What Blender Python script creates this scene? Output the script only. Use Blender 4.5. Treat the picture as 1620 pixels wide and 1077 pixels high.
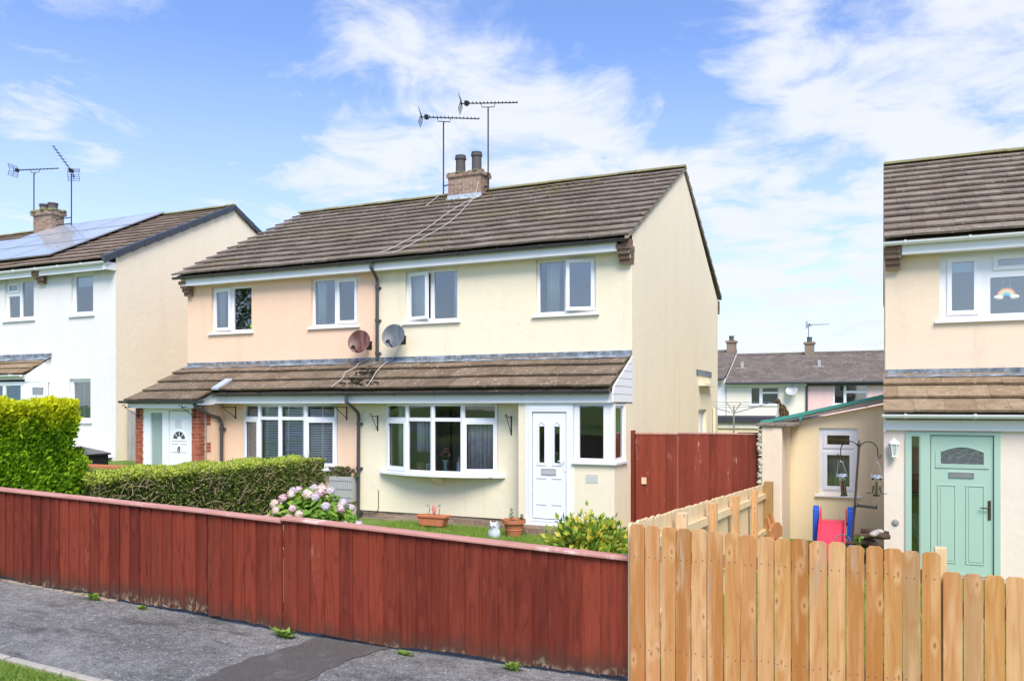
import bpy, bmesh, math, random
from mathutils import Vector, Matrix
rnd = random.Random(7)
R = math.radians
for o in list(bpy.data.objects): bpy.data.objects.remove(o)
S = bpy.context.scene
COL = S.collection

# ------------------------------------------------------------ camera, sky, sun, exposure
TH = R(24.4)
cam_d = bpy.data.cameras.new('camera'); cam = bpy.data.objects.new('camera', cam_d); COL.objects.link(cam)
cam.location = (0, 0, 2.05); cam.rotation_euler = (R(90), 0, TH)
cam_d.sensor_width = 36; cam_d.lens = 1290/1620*36; cam_d.shift_y = (642-538.5)/1620
cam_d.clip_end = 3000; cam_d.clip_start = .05
S.camera = cam
SUN_EL, SUN_AZ = R(50), math.atan2(.56, -.83)     # sun behind the camera, a little to the right
W = bpy.data.worlds.new('World'); S.world = W; W.use_nodes = True
def build_sky():
    nt = W.node_tree; N = nt.nodes; L = nt.links; N.clear()
    out = N.new('ShaderNodeOutputWorld'); bg = N.new('ShaderNodeBackground'); bg.inputs[1].default_value = .15
    sky = N.new('ShaderNodeTexSky'); sky.sky_type = 'NISHITA'; sky.sun_disc = False
    sky.sun_elevation = SUN_EL; sky.sun_rotation = SUN_AZ; sky.air_density = 1.0; sky.dust_density = .6; sky.ozone_density = 1.2
    tc = N.new('ShaderNodeTexCoord')
    sep = N.new('ShaderNodeSeparateXYZ'); L.new(tc.outputs['Generated'], sep.inputs[0])
    def m(op, a, b=None, c=None):
        n = N.new('ShaderNodeMath'); n.operation = op
        for i, v in enumerate((a, b, c)):
            if v is None: continue
            if isinstance(v, (int, float)): n.inputs[i].default_value = v
            else: L.new(v, n.inputs[i])
        return n.outputs[0]
    zz = m('MAXIMUM', m('ADD', sep.outputs[2], .12), .03)
    cmb = N.new('ShaderNodeCombineXYZ')
    L.new(m('DIVIDE', sep.outputs[0], zz), cmb.inputs[0]); L.new(m('DIVIDE', sep.outputs[1], zz), cmb.inputs[1])
    def noise(scale, det, rough, dist=0):
        n = N.new('ShaderNodeTexNoise'); n.inputs['Scale'].default_value = scale; n.inputs['Detail'].default_value = det
        n.inputs['Roughness'].default_value = rough; n.inputs['Distortion'].default_value = dist
        L.new(cmb.outputs[0], n.inputs['Vector']); return n.outputs[0]
    n1 = noise(3.3, 10, .60, .5); n2 = noise(1.1, 4, .5, .2); n3 = noise(9, 7, .62)
    # cloud banks: direction, cosine radius, weight
    banks = [((-.538,.758,.369),6,.50),((-.50,.80,.36),5,.25),((-.448,.784,.43),5,.25),((-.44,.845,.304),8,.36),((-.344,.884,.317),7,.48),((-.30,.91,.27),6,.34),
             ((-.096,.988,.118),13,.62),((-.03,.97,.19),13,.60),((.06,.946,.319),14,.62),((-.639,.74,.212),5,.22),((-.585,.774,.244),4,.36),
             ((-.726,.615,.308),6,.12),((-.20,.97,.16),7,.38),((-.53,.80,.27),5,.25),((-.42,.89,.17),9,.28),((.05,.927,.372),9,.36),((.2,.97,.12),12,.4),((-.16,.93,.33),6,-.22),((-.62,.70,.35),6,-.25),((-.25,.88,.41),7,-.18)]
    acc = None
    for d, rad, w in banks:
        v = N.new('ShaderNodeVectorMath'); v.operation = 'DOT_PRODUCT'; L.new(tc.outputs['Generated'], v.inputs[0])
        v.inputs[1].default_value = Vector(d).normalized()
        mr = N.new('ShaderNodeMapRange'); mr.interpolation_type = 'SMOOTHSTEP'
        L.new(v.outputs['Value'], mr.inputs[0]); mr.inputs[1].default_value = math.cos(R(rad*1.25)); mr.inputs[2].default_value = math.cos(R(rad*.15))
        mr.inputs[3].default_value = 0; mr.inputs[4].default_value = w
        acc = mr.outputs[0] if acc is None else m('ADD', acc, mr.outputs[0])
    acc = m('MULTIPLY', m('MINIMUM', acc, .74), .80)
    dens = m('ADD', acc, m('MULTIPLY', m('SUBTRACT', n1, .47), 2.7))
    dens = m('ADD', dens, m('MULTIPLY', m('SUBTRACT', n2, .5), .7))
    dens = m('ADD', dens, m('MULTIPLY', m('SUBTRACT', n3, .5), .45))
    cm = N.new('ShaderNodeMapRange'); cm.interpolation_type = 'SMOOTHSTEP'
    L.new(dens, cm.inputs[0]); cm.inputs[1].default_value = .06; cm.inputs[2].default_value = .92; cm.inputs[4].default_value = .95
    veil = N.new('ShaderNodeMapRange'); L.new(sep.outputs[2], veil.inputs[0])       # pale air low over the horizon
    veil.inputs[1].default_value = .40; veil.inputs[2].default_value = .0; veil.inputs[3].default_value = .0; veil.inputs[4].default_value = .66
    mask = m('MAXIMUM', cm.outputs[0], veil.outputs[0])
    tint = N.new('ShaderNodeMix'); tint.data_type = 'RGBA'; tint.blend_type = 'MULTIPLY'; tint.inputs[0].default_value = 1
    L.new(sky.outputs[0], tint.inputs[6]); tint.inputs[7].default_value = SKY_TINT
    cc = N.new('ShaderNodeMix'); cc.data_type = 'RGBA'
    L.new(n2, cc.inputs[0]); cc.inputs[6].default_value = CLOUD_A; cc.inputs[7].default_value = CLOUD_B
    mix = N.new('ShaderNodeMix'); mix.data_type = 'RGBA'
    L.new(mask, mix.inputs[0]); L.new(tint.outputs[2], mix.inputs[6]); L.new(cc.outputs[2], mix.inputs[7])
    L.new(mix.outputs[2], bg.inputs[0]); L.new(bg.outputs[0], out.inputs[0])
SKY_TINT = (.80, .88, 1.12, 1)
CLOUD_A = (3.45, 3.75, 4.3, 1); CLOUD_B = (4.4, 4.45, 4.6, 1)
build_sky()
sl = bpy.data.lights.new('sun', 'SUN'); sl.energy = 3.1; sl.angle = R(30); sl.color = (1, .92, .82)
so = bpy.data.objects.new('sun', sl); COL.objects.link(so)
sd = Vector((math.sin(SUN_AZ)*math.cos(SUN_EL), math.cos(SUN_AZ)*math.cos(SUN_EL), math.sin(SUN_EL)))
so.rotation_euler = sd.to_track_quat('Z', 'Y').to_euler(); so.location = (0, -20, 30)
S.view_settings.view_transform = 'Standard'; S.view_settings.look = 'None'; S.view_settings.gamma = 1
S.view_settings.exposure = .63

# ------------------------------------------------------------ mesh collector
class F:                                     # a local frame: u, v in the face, n out of it
    def __init__(s, O, U, V, N): s.O, s.U, s.V, s.N = Vector(O), Vector(U), Vector(V), Vector(N)
    def __call__(s, u, v, n=0): return s.O + s.U*u + s.V*v + s.N*n
def FRONT(y, x0=0, z0=0): return F((x0, y, z0), (1,0,0), (0,0,1), (0,-1,0))
def RIGHT(x, y0=0, z0=0): return F((x, y0, z0), (0,1,0), (0,0,1), (1,0,0))
class MB:
    def __init__(s): s.v, s.f = [], []
    def face(s, *pts):
        i = len(s.v); s.v += [tuple(p) for p in pts]; s.f.append(tuple(range(i, i+len(pts))))
    def hexa(s, p):                          # 8 corners: bottom ring, top ring
        i = len(s.v); s.v += [tuple(q) for q in p]
        for a in ((3,2,1,0),(4,5,6,7),(0,1,5,4),(1,2,6,5),(2,3,7,6),(3,0,4,7)): s.f.append(tuple(i+k for k in a))
    def box(s, x0, x1, y0, y1, z0, z1):
        s.hexa([(x0,y0,z0),(x1,y0,z0),(x1,y1,z0),(x0,y1,z0),(x0,y0,z1),(x1,y0,z1),(x1,y1,z1),(x0,y1,z1)])
    def fbox(s, fr, u0, u1, v0, v1, n0, n1):
        s.hexa([fr(u0,v0,n1),fr(u1,v0,n1),fr(u1,v0,n0),fr(u0,v0,n0),fr(u0,v1,n1),fr(u1,v1,n1),fr(u1,v1,n0),fr(u0,v1,n0)])
    def beam(s, p, q, w, h, up=(0,0,1)):
        p, q = Vector(p), Vector(q); d = (q-p).normalized(); x = d.cross(Vector(up)).normalized(); y = x.cross(d)
        s.hexa([p-x*w/2-y*h/2,p+x*w/2-y*h/2,q+x*w/2-y*h/2,q-x*w/2-y*h/2,p-x*w/2+y*h/2,p+x*w/2+y*h/2,q+x*w/2+y*h/2,q-x*w/2+y*h/2])
    def tube(s, pts, r, n=8, caps=True):
        pts = [Vector(p) for p in pts]; i0 = len(s.v); k = len(pts); ref = None
        for j, p in enumerate(pts):
            t = (pts[min(j+1,k-1)]-pts[max(j-1,0)]).normalized()
            if ref is None: ref = t.orthogonal().normalized()
            ref = (ref - t*ref.dot(t)).normalized(); b = t.cross(ref); rr = r[j] if isinstance(r, (list,tuple)) else r
            for a in range(n):
                an = 2*math.pi*a/n; s.v.append(tuple(p + ref*math.cos(an)*rr + b*math.sin(an)*rr))
        for j in range(k-1):
            for a in range(n):
                b = (a+1) % n; s.f.append((i0+j*n+a, i0+j*n+b, i0+(j+1)*n+b, i0+(j+1)*n+a))
        if caps: s.f.append(tuple(i0+a for a in reversed(range(n)))); s.f.append(tuple(i0+(k-1)*n+a for a in range(n)))
    def lathe(s, prof, c, n=20, M=None):
        i0 = len(s.v); c = Vector(c)
        for r, z in prof:
            for a in range(n):
                p = Vector((r*math.cos(2*math.pi*a/n), r*math.sin(2*math.pi*a/n), z))
                if M is not None: p = M @ p
                s.v.append(tuple(c+p))
        for j in range(len(prof)-1):
            for a in range(n):
                b = (a+1) % n; s.f.append((i0+j*n+a, i0+j*n+b, i0+(j+1)*n+b, i0+(j+1)*n+a))
        s.f.append(tuple(i0+a for a in reversed(range(n)))); s.f.append(tuple(i0+(len(prof)-1)*n+a for a in range(n)))
    def ball(s, c, r, n=10, m=7, M=None):
        rx, ry, rz = r if isinstance(r, (tuple,list)) else (r,r,r); i0 = len(s.v); c = Vector(c)
        for j in range(m+1):
            ph = math.pi*(j+.02)/(m+.04)-math.pi/2
            for a in range(n):
                p = Vector((rx*math.cos(ph)*math.cos(2*math.pi*a/n), ry*math.cos(ph)*math.sin(2*math.pi*a/n), rz*math.sin(ph)))
                if M is not None: p = M @ p
                s.v.append(tuple(c+p))
        for j in range(m):
            for a in range(n):
                b = (a+1) % n; s.f.append((i0+j*n+a, i0+j*n+b, i0+(j+1)*n+b, i0+(j+1)*n+a))
    def prism(s, pts, fr, n0, n1):           # 2-D outline (u,v) between depths n0 < n1
        k = len(pts); i = len(s.v)
        s.v += [tuple(fr(u,v,n1)) for u,v in pts] + [tuple(fr(u,v,n0)) for u,v in pts]
        s.f.append(tuple(i+a for a in range(k))); s.f.append(tuple(i+k+a for a in reversed(range(k))))
        for a in range(k):
            b = (a+1) % k; s.f.append((i+a, i+k+a, i+k+b, i+b))
    def plate(s, fr, u0, u1, v0, v1, holes=(), n0=0., n1=None, back=False, edge=False):
        """face at depth n1 with rectangular holes whose sides run back to n0"""
        if n1 is None: n1 = 0.
        us = sorted({u0,u1,*[h[0] for h in holes],*[h[1] for h in holes]}); vs = sorted({v0,v1,*[h[2] for h in holes],*[h[3] for h in holes]})
        us = [u for u in us if u0-1e-6 <= u <= u1+1e-6]; vs = [v for v in vs if v0-1e-6 <= v <= v1+1e-6]
        idx = {}
        def vv(u, v, n):
            k = (round(u,5),round(v,5),round(n,5))
            if k not in idx: idx[k] = len(s.v); s.v.append(tuple(fr(u,v,n)))
            return idx[k]
        for a in range(len(us)-1):
            for b in range(len(vs)-1):
                cu, cv = (us[a]+us[a+1])/2, (vs[b]+vs[b+1])/2
                if any(h[0]<cu<h[1] and h[2]<cv<h[3] for h in holes): continue
                q = ((us[a],vs[b]),(us[a+1],vs[b]),(us[a+1],vs[b+1]),(us[a],vs[b+1]))
                s.f.append(tuple(vv(*p,n1) for p in q))
                if back: s.f.append(tuple(vv(*p,n0) for p in reversed(q)))
        def ring(a0,a1,b0,b1,flip):
            q = ((a0,b0),(a1,b0),(a1,b1),(a0,b1))
            for k in range(4):
                p, r_ = q[k], q[(k+1)%4]
                fa = (vv(*p,n1),vv(*r_,n1),vv(*r_,n0),vv(*p,n0)); s.f.append(fa if flip else fa[::-1])
        for h in holes: ring(*h, True)
        if edge: ring(u0,u1,v0,v1,False)
    def build(s, name, mat, parent=None, smooth=False, bevel=0, origin=None):
        me = bpy.data.meshes.new(name)
        off = Vector(origin) if origin is not None else (ORG.get(parent.name, Vector()) if parent else None)
        if off is None:
            xs = [p[0] for p in s.v]; ys = [p[1] for p in s.v]; zs = [p[2] for p in s.v]
            off = Vector(((min(xs)+max(xs))/2, (min(ys)+max(ys))/2, min(zs)))
        off = Vector(off)
        me.from_pydata([(p[0]-off[0],p[1]-off[1],p[2]-off[2]) for p in s.v], [], s.f); me.update()
        if smooth: me.polygons.foreach_set('use_smooth', [True]*len(me.polygons))
        o = bpy.data.objects.new(name, me); COL.objects.link(o)
        if mat: me.materials.append(mat)
        if parent: o.parent = parent
        else: o.location = off
        ORG[o.name] = off
        if bevel:
            b = o.modifiers.new('bevel', 'BEVEL'); b.width = bevel; b.segments = 2; b.limit_method = 'ANGLE'
        return o
ORG = {}
def thing(name, loc, label, cat, group=None):
    o = bpy.data.objects.new(name, None); COL.objects.link(o); o.location = loc; o.empty_display_size = .2
    ORG[o.name] = Vector(loc); tag(o, label, cat, group); return o
def tag(o, label, cat, group=None):
    o['label'] = label; o['category'] = cat
    if group: o['group'] = group
    return o
def struct(o): o['kind'] = 'structure'; return o
def stuff(o, label=None, cat=None):
    o['kind'] = 'stuff'
    if label: o['label'] = label; o['category'] = cat
    return o
def copy_tree(o, parent=None):
    c = o.copy(); COL.objects.link(c); ORG[c.name] = ORG.get(o.name, Vector())
    if parent: c.parent = parent
    for ch in o.children: copy_tree(ch, c)
    return c

# ------------------------------------------------------------ materials
class G:
    def __init__(s, name):
        s.m = bpy.data.materials.new(name); s.m.use_nodes = True; s.t = s.m.node_tree; s.N = s.t.nodes; s.L = s.t.links
        s.N.clear(); s.out = s.N.new('ShaderNodeOutputMaterial'); s.b = s.N.new('ShaderNodeBsdfPrincipled'); s.L.new(s.b.outputs[0], s.out.inputs[0])
        s.tc = s.N.new('ShaderNodeTexCoord')
    def set(s, sock, v):
        if hasattr(v, 'node'): s.L.new(v, sock)
        elif isinstance(v, (tuple,list)) and len(v) == 3 and sock.type == 'RGBA': sock.default_value = (*v, 1)
        else: sock.default_value = v
    def isl(s):
        if not hasattr(s, 'g'): s.g = s.N.new('ShaderNodeNewGeometry')
        return s.g.outputs['Random Per Island']
    def co(s, scale=(1,1,1), rand=0.):
        mp = s.N.new('ShaderNodeMapping'); mp.inputs['Scale'].default_value = scale; s.L.new(s.tc.outputs['Object'], mp.inputs[0])
        if rand:
            c = s.N.new('ShaderNodeCombineXYZ'); k = s.math('MULTIPLY', s.isl(), rand)
            for i in range(3): s.L.new(k, c.inputs[i])
            s.L.new(c.outputs[0], mp.inputs['Location'])
        return mp.outputs[0]
    def noise(s, vec, scale, det=4, rough=.55, dist=0.):
        n = s.N.new('ShaderNodeTexNoise'); s.L.new(vec, n.inputs[0]); n.inputs['Scale'].default_value = scale
        n.inputs['Detail'].default_value = det; n.inputs['Roughness'].default_value = rough; n.inputs['Distortion'].default_value = dist
        return n.outputs[0]
    def voro(s, vec, scale, feat='F1'):
        n = s.N.new('ShaderNodeTexVoronoi'); n.feature = feat; s.L.new(vec, n.inputs[0]); n.inputs['Scale'].default_value = scale
        return n.outputs['Distance']
    def wave(s, vec, scale, dist, det=2, dscale=1., dirn='X'):
        n = s.N.new('ShaderNodeTexWave'); n.bands_direction = dirn; s.L.new(vec, n.inputs[0]); n.inputs['Scale'].default_value = scale
        n.inputs['Distortion'].default_value = dist; n.inputs['Detail'].default_value = det; n.inputs['Detail Scale'].default_value = dscale
        return n.outputs['Fac']
    def math(s, op, a, b=0., c=0.):
        n = s.N.new('ShaderNodeMath'); n.operation = op
        for i, v in enumerate((a,b,c)): s.set(n.inputs[i], v)
        return n.outputs[0]
    def rng(s, v, a, b, c=0., d=1.):
        n = s.N.new('ShaderNodeMapRange'); n.interpolation_type = 'SMOOTHSTEP'
        for i, k in enumerate((v,a,b,c,d)): s.set(n.inputs[i], k)
        return n.outputs[0]
    def mix(s, f, a, b, mode='MIX'):
        n = s.N.new('ShaderNodeMix'); n.data_type = 'RGBA'; n.blend_type = mode
        s.set(n.inputs[0], f); s.set(n.inputs[6], a); s.set(n.inputs[7], b); return n.outputs[2]
    def ramp(s, f, stops):
        n = s.N.new('ShaderNodeValToRGB'); s.set(n.inputs[0], f); e = n.color_ramp.elements
        while len(e) < len(stops): e.new(.5)
        for k, (p, c) in zip(e, stops): k.position = p; k.color = (*c, 1)
        return n.outputs[0]
    def fin(s, col, rough=.8, bump=None, bs=.3, bd=.01, spec=.3, metal=0.):
        s.set(s.b.inputs['Base Color'], col); s.set(s.b.inputs['Roughness'], rough); s.b.inputs['Specular IOR Level'].default_value = spec
        s.b.inputs['Metallic'].default_value = metal
        if bump is not None:
            n = s.N.new('ShaderNodeBump'); s.L.new(bump, n.inputs['Height']); n.inputs['Strength'].default_value = bs; n.inputs['Distance'].default_value = bd
            s.L.new(n.outputs[0], s.b.inputs['Normal'])
        return s.m
def mul(c, k): return tuple(min(1, v*k) for v in c)
def plain(name, c, rough=.5, var=.06, scale=6, spec=.4, metal=0.):
    g = G(name); v = g.co(); n = g.noise(v, scale, 5, .6)
    return g.fin(g.mix(n, mul(c,1-var), mul(c,1+var)), rough, g.noise(v, scale*30, 3), .08, .004, spec, metal)
def render_wall(name, c, stain=(.45,.42,.33), amt=.5):
    g = G(name); v = g.co()
    base = g.mix(g.noise(v, .9, 5, .6), mul(c,.94), mul(c,1.04))
    base = g.mix(g.math('MULTIPLY', g.rng(g.noise(g.co((1.6,1.6,.16)), 1.5, 7, .62), .50, .80), amt), base, mul(c,.76))
    base = g.mix(g.math('MULTIPLY', g.rng(g.noise(g.co((9,9,.5)), 1.2, 5, .6), .60, .78), amt*.7), base, stain)
    base = g.mix(g.math('MULTIPLY', g.rng(g.noise(v, 3.2, 7, .68), .60, .82), amt*.9), base, stain)
    bm = g.math('ADD', g.noise(v, 90, 4, .7), g.math('MULTIPLY', g.noise(v, 6, 4), 2.))
    return g.fin(base, .9, bm, .36, .010, .15)
def tile_mat(name, c1, c2, moss=.5, lichen=.6, mossc=(.20,.16,.05)):
    g = G(name); v = g.co(); vr = g.co((1,1,1), 40.)
    base = g.mix(g.isl(), c1, c2)
    base = g.mix(g.rng(g.noise(vr, 5, 6, .65), .35, .75, 0, .7), base, mul(c1,.55))
    base = g.mix(g.rng(g.noise(vr, 13, 6, .7), .60, .68, 0, .8), base, mul(c1,.30))
    base = g.mix(g.rng(g.noise(v, 45, 3, .6), .5, .75, 0, .5), base, mul(c2,1.35))
    li = g.math('MULTIPLY', g.rng(g.voro(g.co((1,1,1),3.), 8.5), .11, .19, 1, 0), g.rng(g.noise(v, 1.1, 3), .36, .56))
    base = g.mix(g.math('MULTIPLY', li, lichen), base, (.56,.53,.46))
    mo = g.math('MULTIPLY', g.rng(g.noise(v, .75, 4, .6), .53, .68), g.rng(g.noise(v, 9, 5, .7), .45, .62))
    base = g.mix(g.math('MULTIPLY', mo, moss), base, mossc)
    return g.fin(base, .88, g.math('ADD', g.noise(v, 70, 4, .7), g.math('MULTIPLY', li, .6)), .5, .006, .2)
def brick_mat(name, stops):
    g = G(name); v = g.co((1,1,1), 20.)
    base = g.ramp(g.isl(), stops)
    base = g.mix(g.rng(g.noise(v, 14, 5, .7), .45, .75, 0, .55), base, mul(stops[0][1],.55))
    base = g.mix(g.rng(g.noise(v, 40, 3, .6), .58, .8, 0, .5), base, mul(stops[-1][1],1.5))
    return g.fin(base, .9, g.noise(v, 60, 4, .7), .5, .006, .15)
def wood(name, c1, c2, dark, knot=.8, grain=1., worn=None, wornamt=0., weather=None, rough=.75, axis=2, pale=None, foot=False, tones=None):
    """board grain: s runs across the board, l along it; every board gets its own shift"""
    g = G(name); sp = g.N.new('ShaderNodeSeparateXYZ'); g.L.new(g.tc.outputs['Object'], sp.inputs[0]); o = sp.outputs
    across, along = (g.math('ADD', o[0], o[1]), o[2]) if axis == 2 else (g.math('ADD', o[1], o[2]), o[0])
    def cv(sx, sy, k):
        c = g.N.new('ShaderNodeCombineXYZ'); g.L.new(g.math('ADD', g.math('MULTIPLY', across, sx), g.math('MULTIPLY', g.isl(), k)), c.inputs[0])
        g.L.new(g.math('ADD', g.math('MULTIPLY', along, sy), g.math('MULTIPLY', g.isl(), k*1.7)), c.inputs[1]); g.L.new(g.math('MULTIPLY', g.isl(), k*.3), c.inputs[2]); return c.outputs[0]
    base = g.ramp(g.isl(), tones) if tones else g.mix(g.isl(), c1, c2)
    vk = g.N.new('ShaderNodeTexVoronoi'); vk.voronoi_dimensions = '2D'; g.L.new(cv(9,3.6,61.), vk.inputs[0]); vk.inputs['Scale'].default_value = .62; kd = g.math('ADD', vk.outputs['Distance'], g.math('MULTIPLY', g.noise(cv(40,12,5.), 1., 2), .05))
    bend = g.math('MULTIPLY', g.rng(kd, .0, .45, 1, 0), .55)
    rings = g.math('ADD', g.math('MULTIPLY', g.noise(cv(5.5,.42,23.), 1., 3, .5), 9.), bend)          # cathedral figure
    gr = g.math('ABSOLUTE', g.math('SUBTRACT', g.math('FRACT', rings), .5))
    base = g.mix(g.math('MULTIPLY', g.rng(gr, .30, .5), .42*grain), base, dark)
    base = g.mix(g.rng(g.noise(cv(110,2.2,17.), 1., 4, .6), .45, .75, 0, .38*grain), base, dark)
    base = g.mix(g.rng(g.noise(cv(14,1.1,29.), 1., 4, .6), .45, .75, 0, .45), base, pale or mul(c2,1.22))
    base = g.mix(g.rng(g.noise(cv(9,1.6,41.), 1., 4, .6), .55, .8, 0, .6), base, mul(c1,.80))
    if pale: base = g.mix(g.math('MULTIPLY', g.rng(kd, .08, .22, 1, 0), .30), base, pale)
    base = g.mix(g.math('MULTIPLY', g.rng(kd, .060, .085, 1, 0), knot*.6), base, mul(dark,.95))
    base = g.mix(g.math('MULTIPLY', g.rng(kd, .030, .055, 1, 0), knot*.7), base, mul(dark,.35))
    if weather:
        base = g.mix(g.math('MULTIPLY', g.rng(g.noise(cv(12,1.0,11.), 1., 5, .6), .56, .70), .85), base, weather)
    if worn:
        w = g.math('MULTIPLY', g.rng(g.noise(g.co((1.6,1.6,.55)), 1.5, 8, .72), .66-.12*wornamt, .74-.12*wornamt), g.rng(g.noise(cv(60,3,7.), 1., 4), .35, .6))
        base = g.mix(g.math('MULTIPLY', w, wornamt), base, worn)
        base = g.mix(g.rng(g.noise(cv(70,1.5,3.), 1., 2, .5), .80, .84, 0, .7), base, worn)
    if foot:                                                  # splashed earth on the board ends
        fz = g.math('SUBTRACT', o[2], g.math('MULTIPLY', g.noise(cv(8,2.5,13.), 1., 5, .65), .34))
        base = g.mix(g.rng(fz, -.16, .05, .75, 0), base, (.06,.040,.026))
        base = g.mix(g.math('MULTIPLY', g.rng(fz, -.22, -.10, 1, 0), g.rng(g.noise(cv(30,20,19.), 1., 4), .45, .6)), base, (.33,.26,.18))
    return g.fin(base, rough, g.math('ADD', g.math('MULTIPLY', gr, .5), g.noise(cv(110,2.2,17.), 1., 4)), .3, .003, .25)
def leaf(name, stops, trans=.35, rough=.55):
    g = G(name); v = g.co()
    f = g.math('ADD', g.math('MULTIPLY', g.isl(), .7), g.math('MULTIPLY', g.noise(v, 3.5, 3), .3))
    c = g.ramp(f, stops); m = g.fin(c, rough, None, spec=.25)
    tr = g.N.new('ShaderNodeBsdfTranslucent'); g.L.new(g.mix(1., c, (1.3,1.25,.6), 'MULTIPLY'), tr.inputs[0])
    mx = g.N.new('ShaderNodeMixShader'); mx.inputs[0].default_value = trans
    g.L.new(g.b.outputs[0], mx.inputs[1]); g.L.new(tr.outputs[0], mx.inputs[2]); g.L.new(mx.outputs[0], g.out.inputs[0]); return m
def glass_mat(name, refl=.22, tint=(.86,.93,.92)):
    g = G(name); N = g.N; N.remove(g.b)
    t = N.new('ShaderNodeBsdfTransparent'); t.inputs[0].default_value = (*tint,1)
    gl = N.new('ShaderNodeBsdfGlossy'); gl.inputs['Roughness'].default_value = .015; gl.inputs[0].default_value = (.9,.95,.97,1)
    nb = N.new('ShaderNodeBump'); nb.inputs['Strength'].default_value = .04; nb.inputs['Distance'].default_value = .03
    g.L.new(g.noise(g.co(), 1.6, 2), nb.inputs['Height']); g.L.new(nb.outputs[0], gl.inputs['Normal'])
    fr = N.new('ShaderNodeFresnel'); fr.inputs[0].default_value = 1.5
    f = g.math('MINIMUM', g.math('ADD', g.math('MULTIPLY', fr.outputs[0], 1.6), refl), 1.)
    mx = N.new('ShaderNodeMixShader'); g.L.new(f, mx.inputs[0]); g.L.new(t.outputs[0], mx.inputs[1]); g.L.new(gl.outputs[0], mx.inputs[2])
    g.L.new(mx.outputs[0], g.out.inputs[0]); return g.m
CREAM = render_wall('cream_render', (.84,.755,.565)); CREAM_LIT = render_wall('cream_render_gable_lit', (.90,.785,.58), (.42,.36,.24), .45)  # gable copy of the cream is lightened to make up for weaker sun
PEACH = render_wall('peach_render', (.87,.61,.435), (.5,.36,.26)); WHITE_R = render_wall('white_render', (.77,.76,.735), (.52,.52,.48), .35)
GABLE_L = render_wall('pale_cream_render', (.90,.81,.63), (.5,.46,.36), .2)
SAND = render_wall('sand_render', (.80,.655,.49), (.40,.34,.24), .45); BUFF = render_wall('buff_render', (.90,.75,.50), (.42,.36,.22), .6)
PINKCREAM = render_wall('pink_cream_render', (.80,.69,.585), (.5,.42,.34), .2)
FARCREAM = render_wall('far_cream_render', (.88,.81,.70)); FARPINK = render_wall('far_pink_render', (.88,.60,.57)); FARWHITE = render_wall('far_white_render', (.85,.85,.85))
TILE = tile_mat('roof_tile', (.175,.138,.105), (.275,.225,.175), .85, .9)
TILE_LOW = tile_mat('lean_to_tile', (.165,.120,.080), (.262,.197,.135), .6, .95, (.05,.045,.025))
TILE_R = tile_mat('roof_tile_right', (.200,.155,.118), (.285,.232,.182), .35, .7)
TILE_LR = tile_mat('lean_to_tile_right', (.25,.175,.105), (.35,.26,.165), .25, .5)
TILE_L = tile_mat('roof_tile_left', (.235,.175,.130), (.315,.245,.19), .2, .3)
TILE_F = tile_mat('roof_tile_far', (.165,.135,.115), (.245,.205,.175), .3, .5)
MOSSY = plain('moss_and_mortar', (.215,.20,.095), .95, .5, 25)
BRICK_RED = brick_mat('red_brick', [(0,(.30,.075,.040)),(.5,(.38,.105,.055)),(1,(.46,.15,.085))])
BRICK_BR = brick_mat('brown_brick', [(0,(.165,.095,.070)),(.5,(.215,.13,.095)),(1,(.28,.18,.135))])
BRICK_CH = brick_mat('chimney_brick', [(0,(.24,.155,.115)),(.5,(.32,.215,.16)),(1,(.40,.28,.21))])
BRICK_PL = brick_mat('plinth_brick', [(0,(.26,.17,.125)),(.5,(.34,.235,.18)),(1,(.42,.31,.245))])
MORTAR = plain('mortar', (.50,.45,.38), .95, .15, 30)
UPVC = plain('white_upvc', (.83,.85,.88), .32, .02, 2, .45); FASCIA = plain('white_fascia', (.83,.84,.85), .4, .03, 2)
GUTTER = plain('dark_grey_plastic', (.060,.062,.068), .35, .12, 3, .5); WGUTTER = plain('white_plastic_gutter', (.80,.83,.83), .35, .03, 3)
IRON = plain('black_iron', (.02,.018,.016), .55, .2, 30); STEEL = plain('steel', (.55,.56,.58), .28, .05, 10, .5, .9)
LEAD = None
def lead():
    g = G('lead'); v = g.co(); n = g.noise(v, 6, 6, .7)
    c = g.ramp(n, [(.3,(.05,.055,.06)),(.5,(.17,.20,.23)),(.65,(.34,.40,.45)),(.8,(.22,.23,.22))])
    return g.fin(c, .55, n, .4, .01, .4)
LEAD = lead()
LEADLIGHT = plain('pale_lead', (.42,.48,.54), .45, .18, 5)
GLASS = glass_mat('window_glass', .17); GLASS_LOW = glass_mat('ground_floor_glass', .05, (.94,.96,.95)); GLASS_DARK = glass_mat('door_glass', .16, (.55,.62,.60))
FROST = plain('frosted_glass', (.30,.38,.36), .12, .12, 3, .6)
RED = wood('red_stained_boards', (.125,.019,.010), (.250,.044,.021), (.055,.010,.006), .3, .9, (.62,.40,.28), .25, pale=(.28,.058,.030), foot=True)
RED_WORN = wood('worn_red_boards', (.185,.034,.018), (.28,.056,.030), (.09,.017,.010), .3, .4, (.66,.45,.30), .8)
REDCAP = wood('pale_red_capping', (.46,.22,.18), (.56,.31,.26), (.28,.08,.06), .2, .7, (.74,.56,.50), .8, axis=0)
PINE = wood('new_pine', (.52,.245,.078), (.74,.43,.19), (.42,.155,.036), 1., .95, None, 0, (.46,.34,.22), pale=(.82,.55,.30), tones=[(0,(.40,.155,.036)),(.18,(.52,.245,.075)),(.36,(.64,.36,.16)),(.52,(.45,.185,.048)),(.66,(.62,.32,.135)),(.8,(.42,.245,.11)),(.92,(.55,.27,.08)),(1,(.68,.41,.20))])
PINE_PALE = wood('pale_pine', (.70,.50,.27), (.78,.60,.37), (.50,.29,.12), .7, .5)
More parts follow.
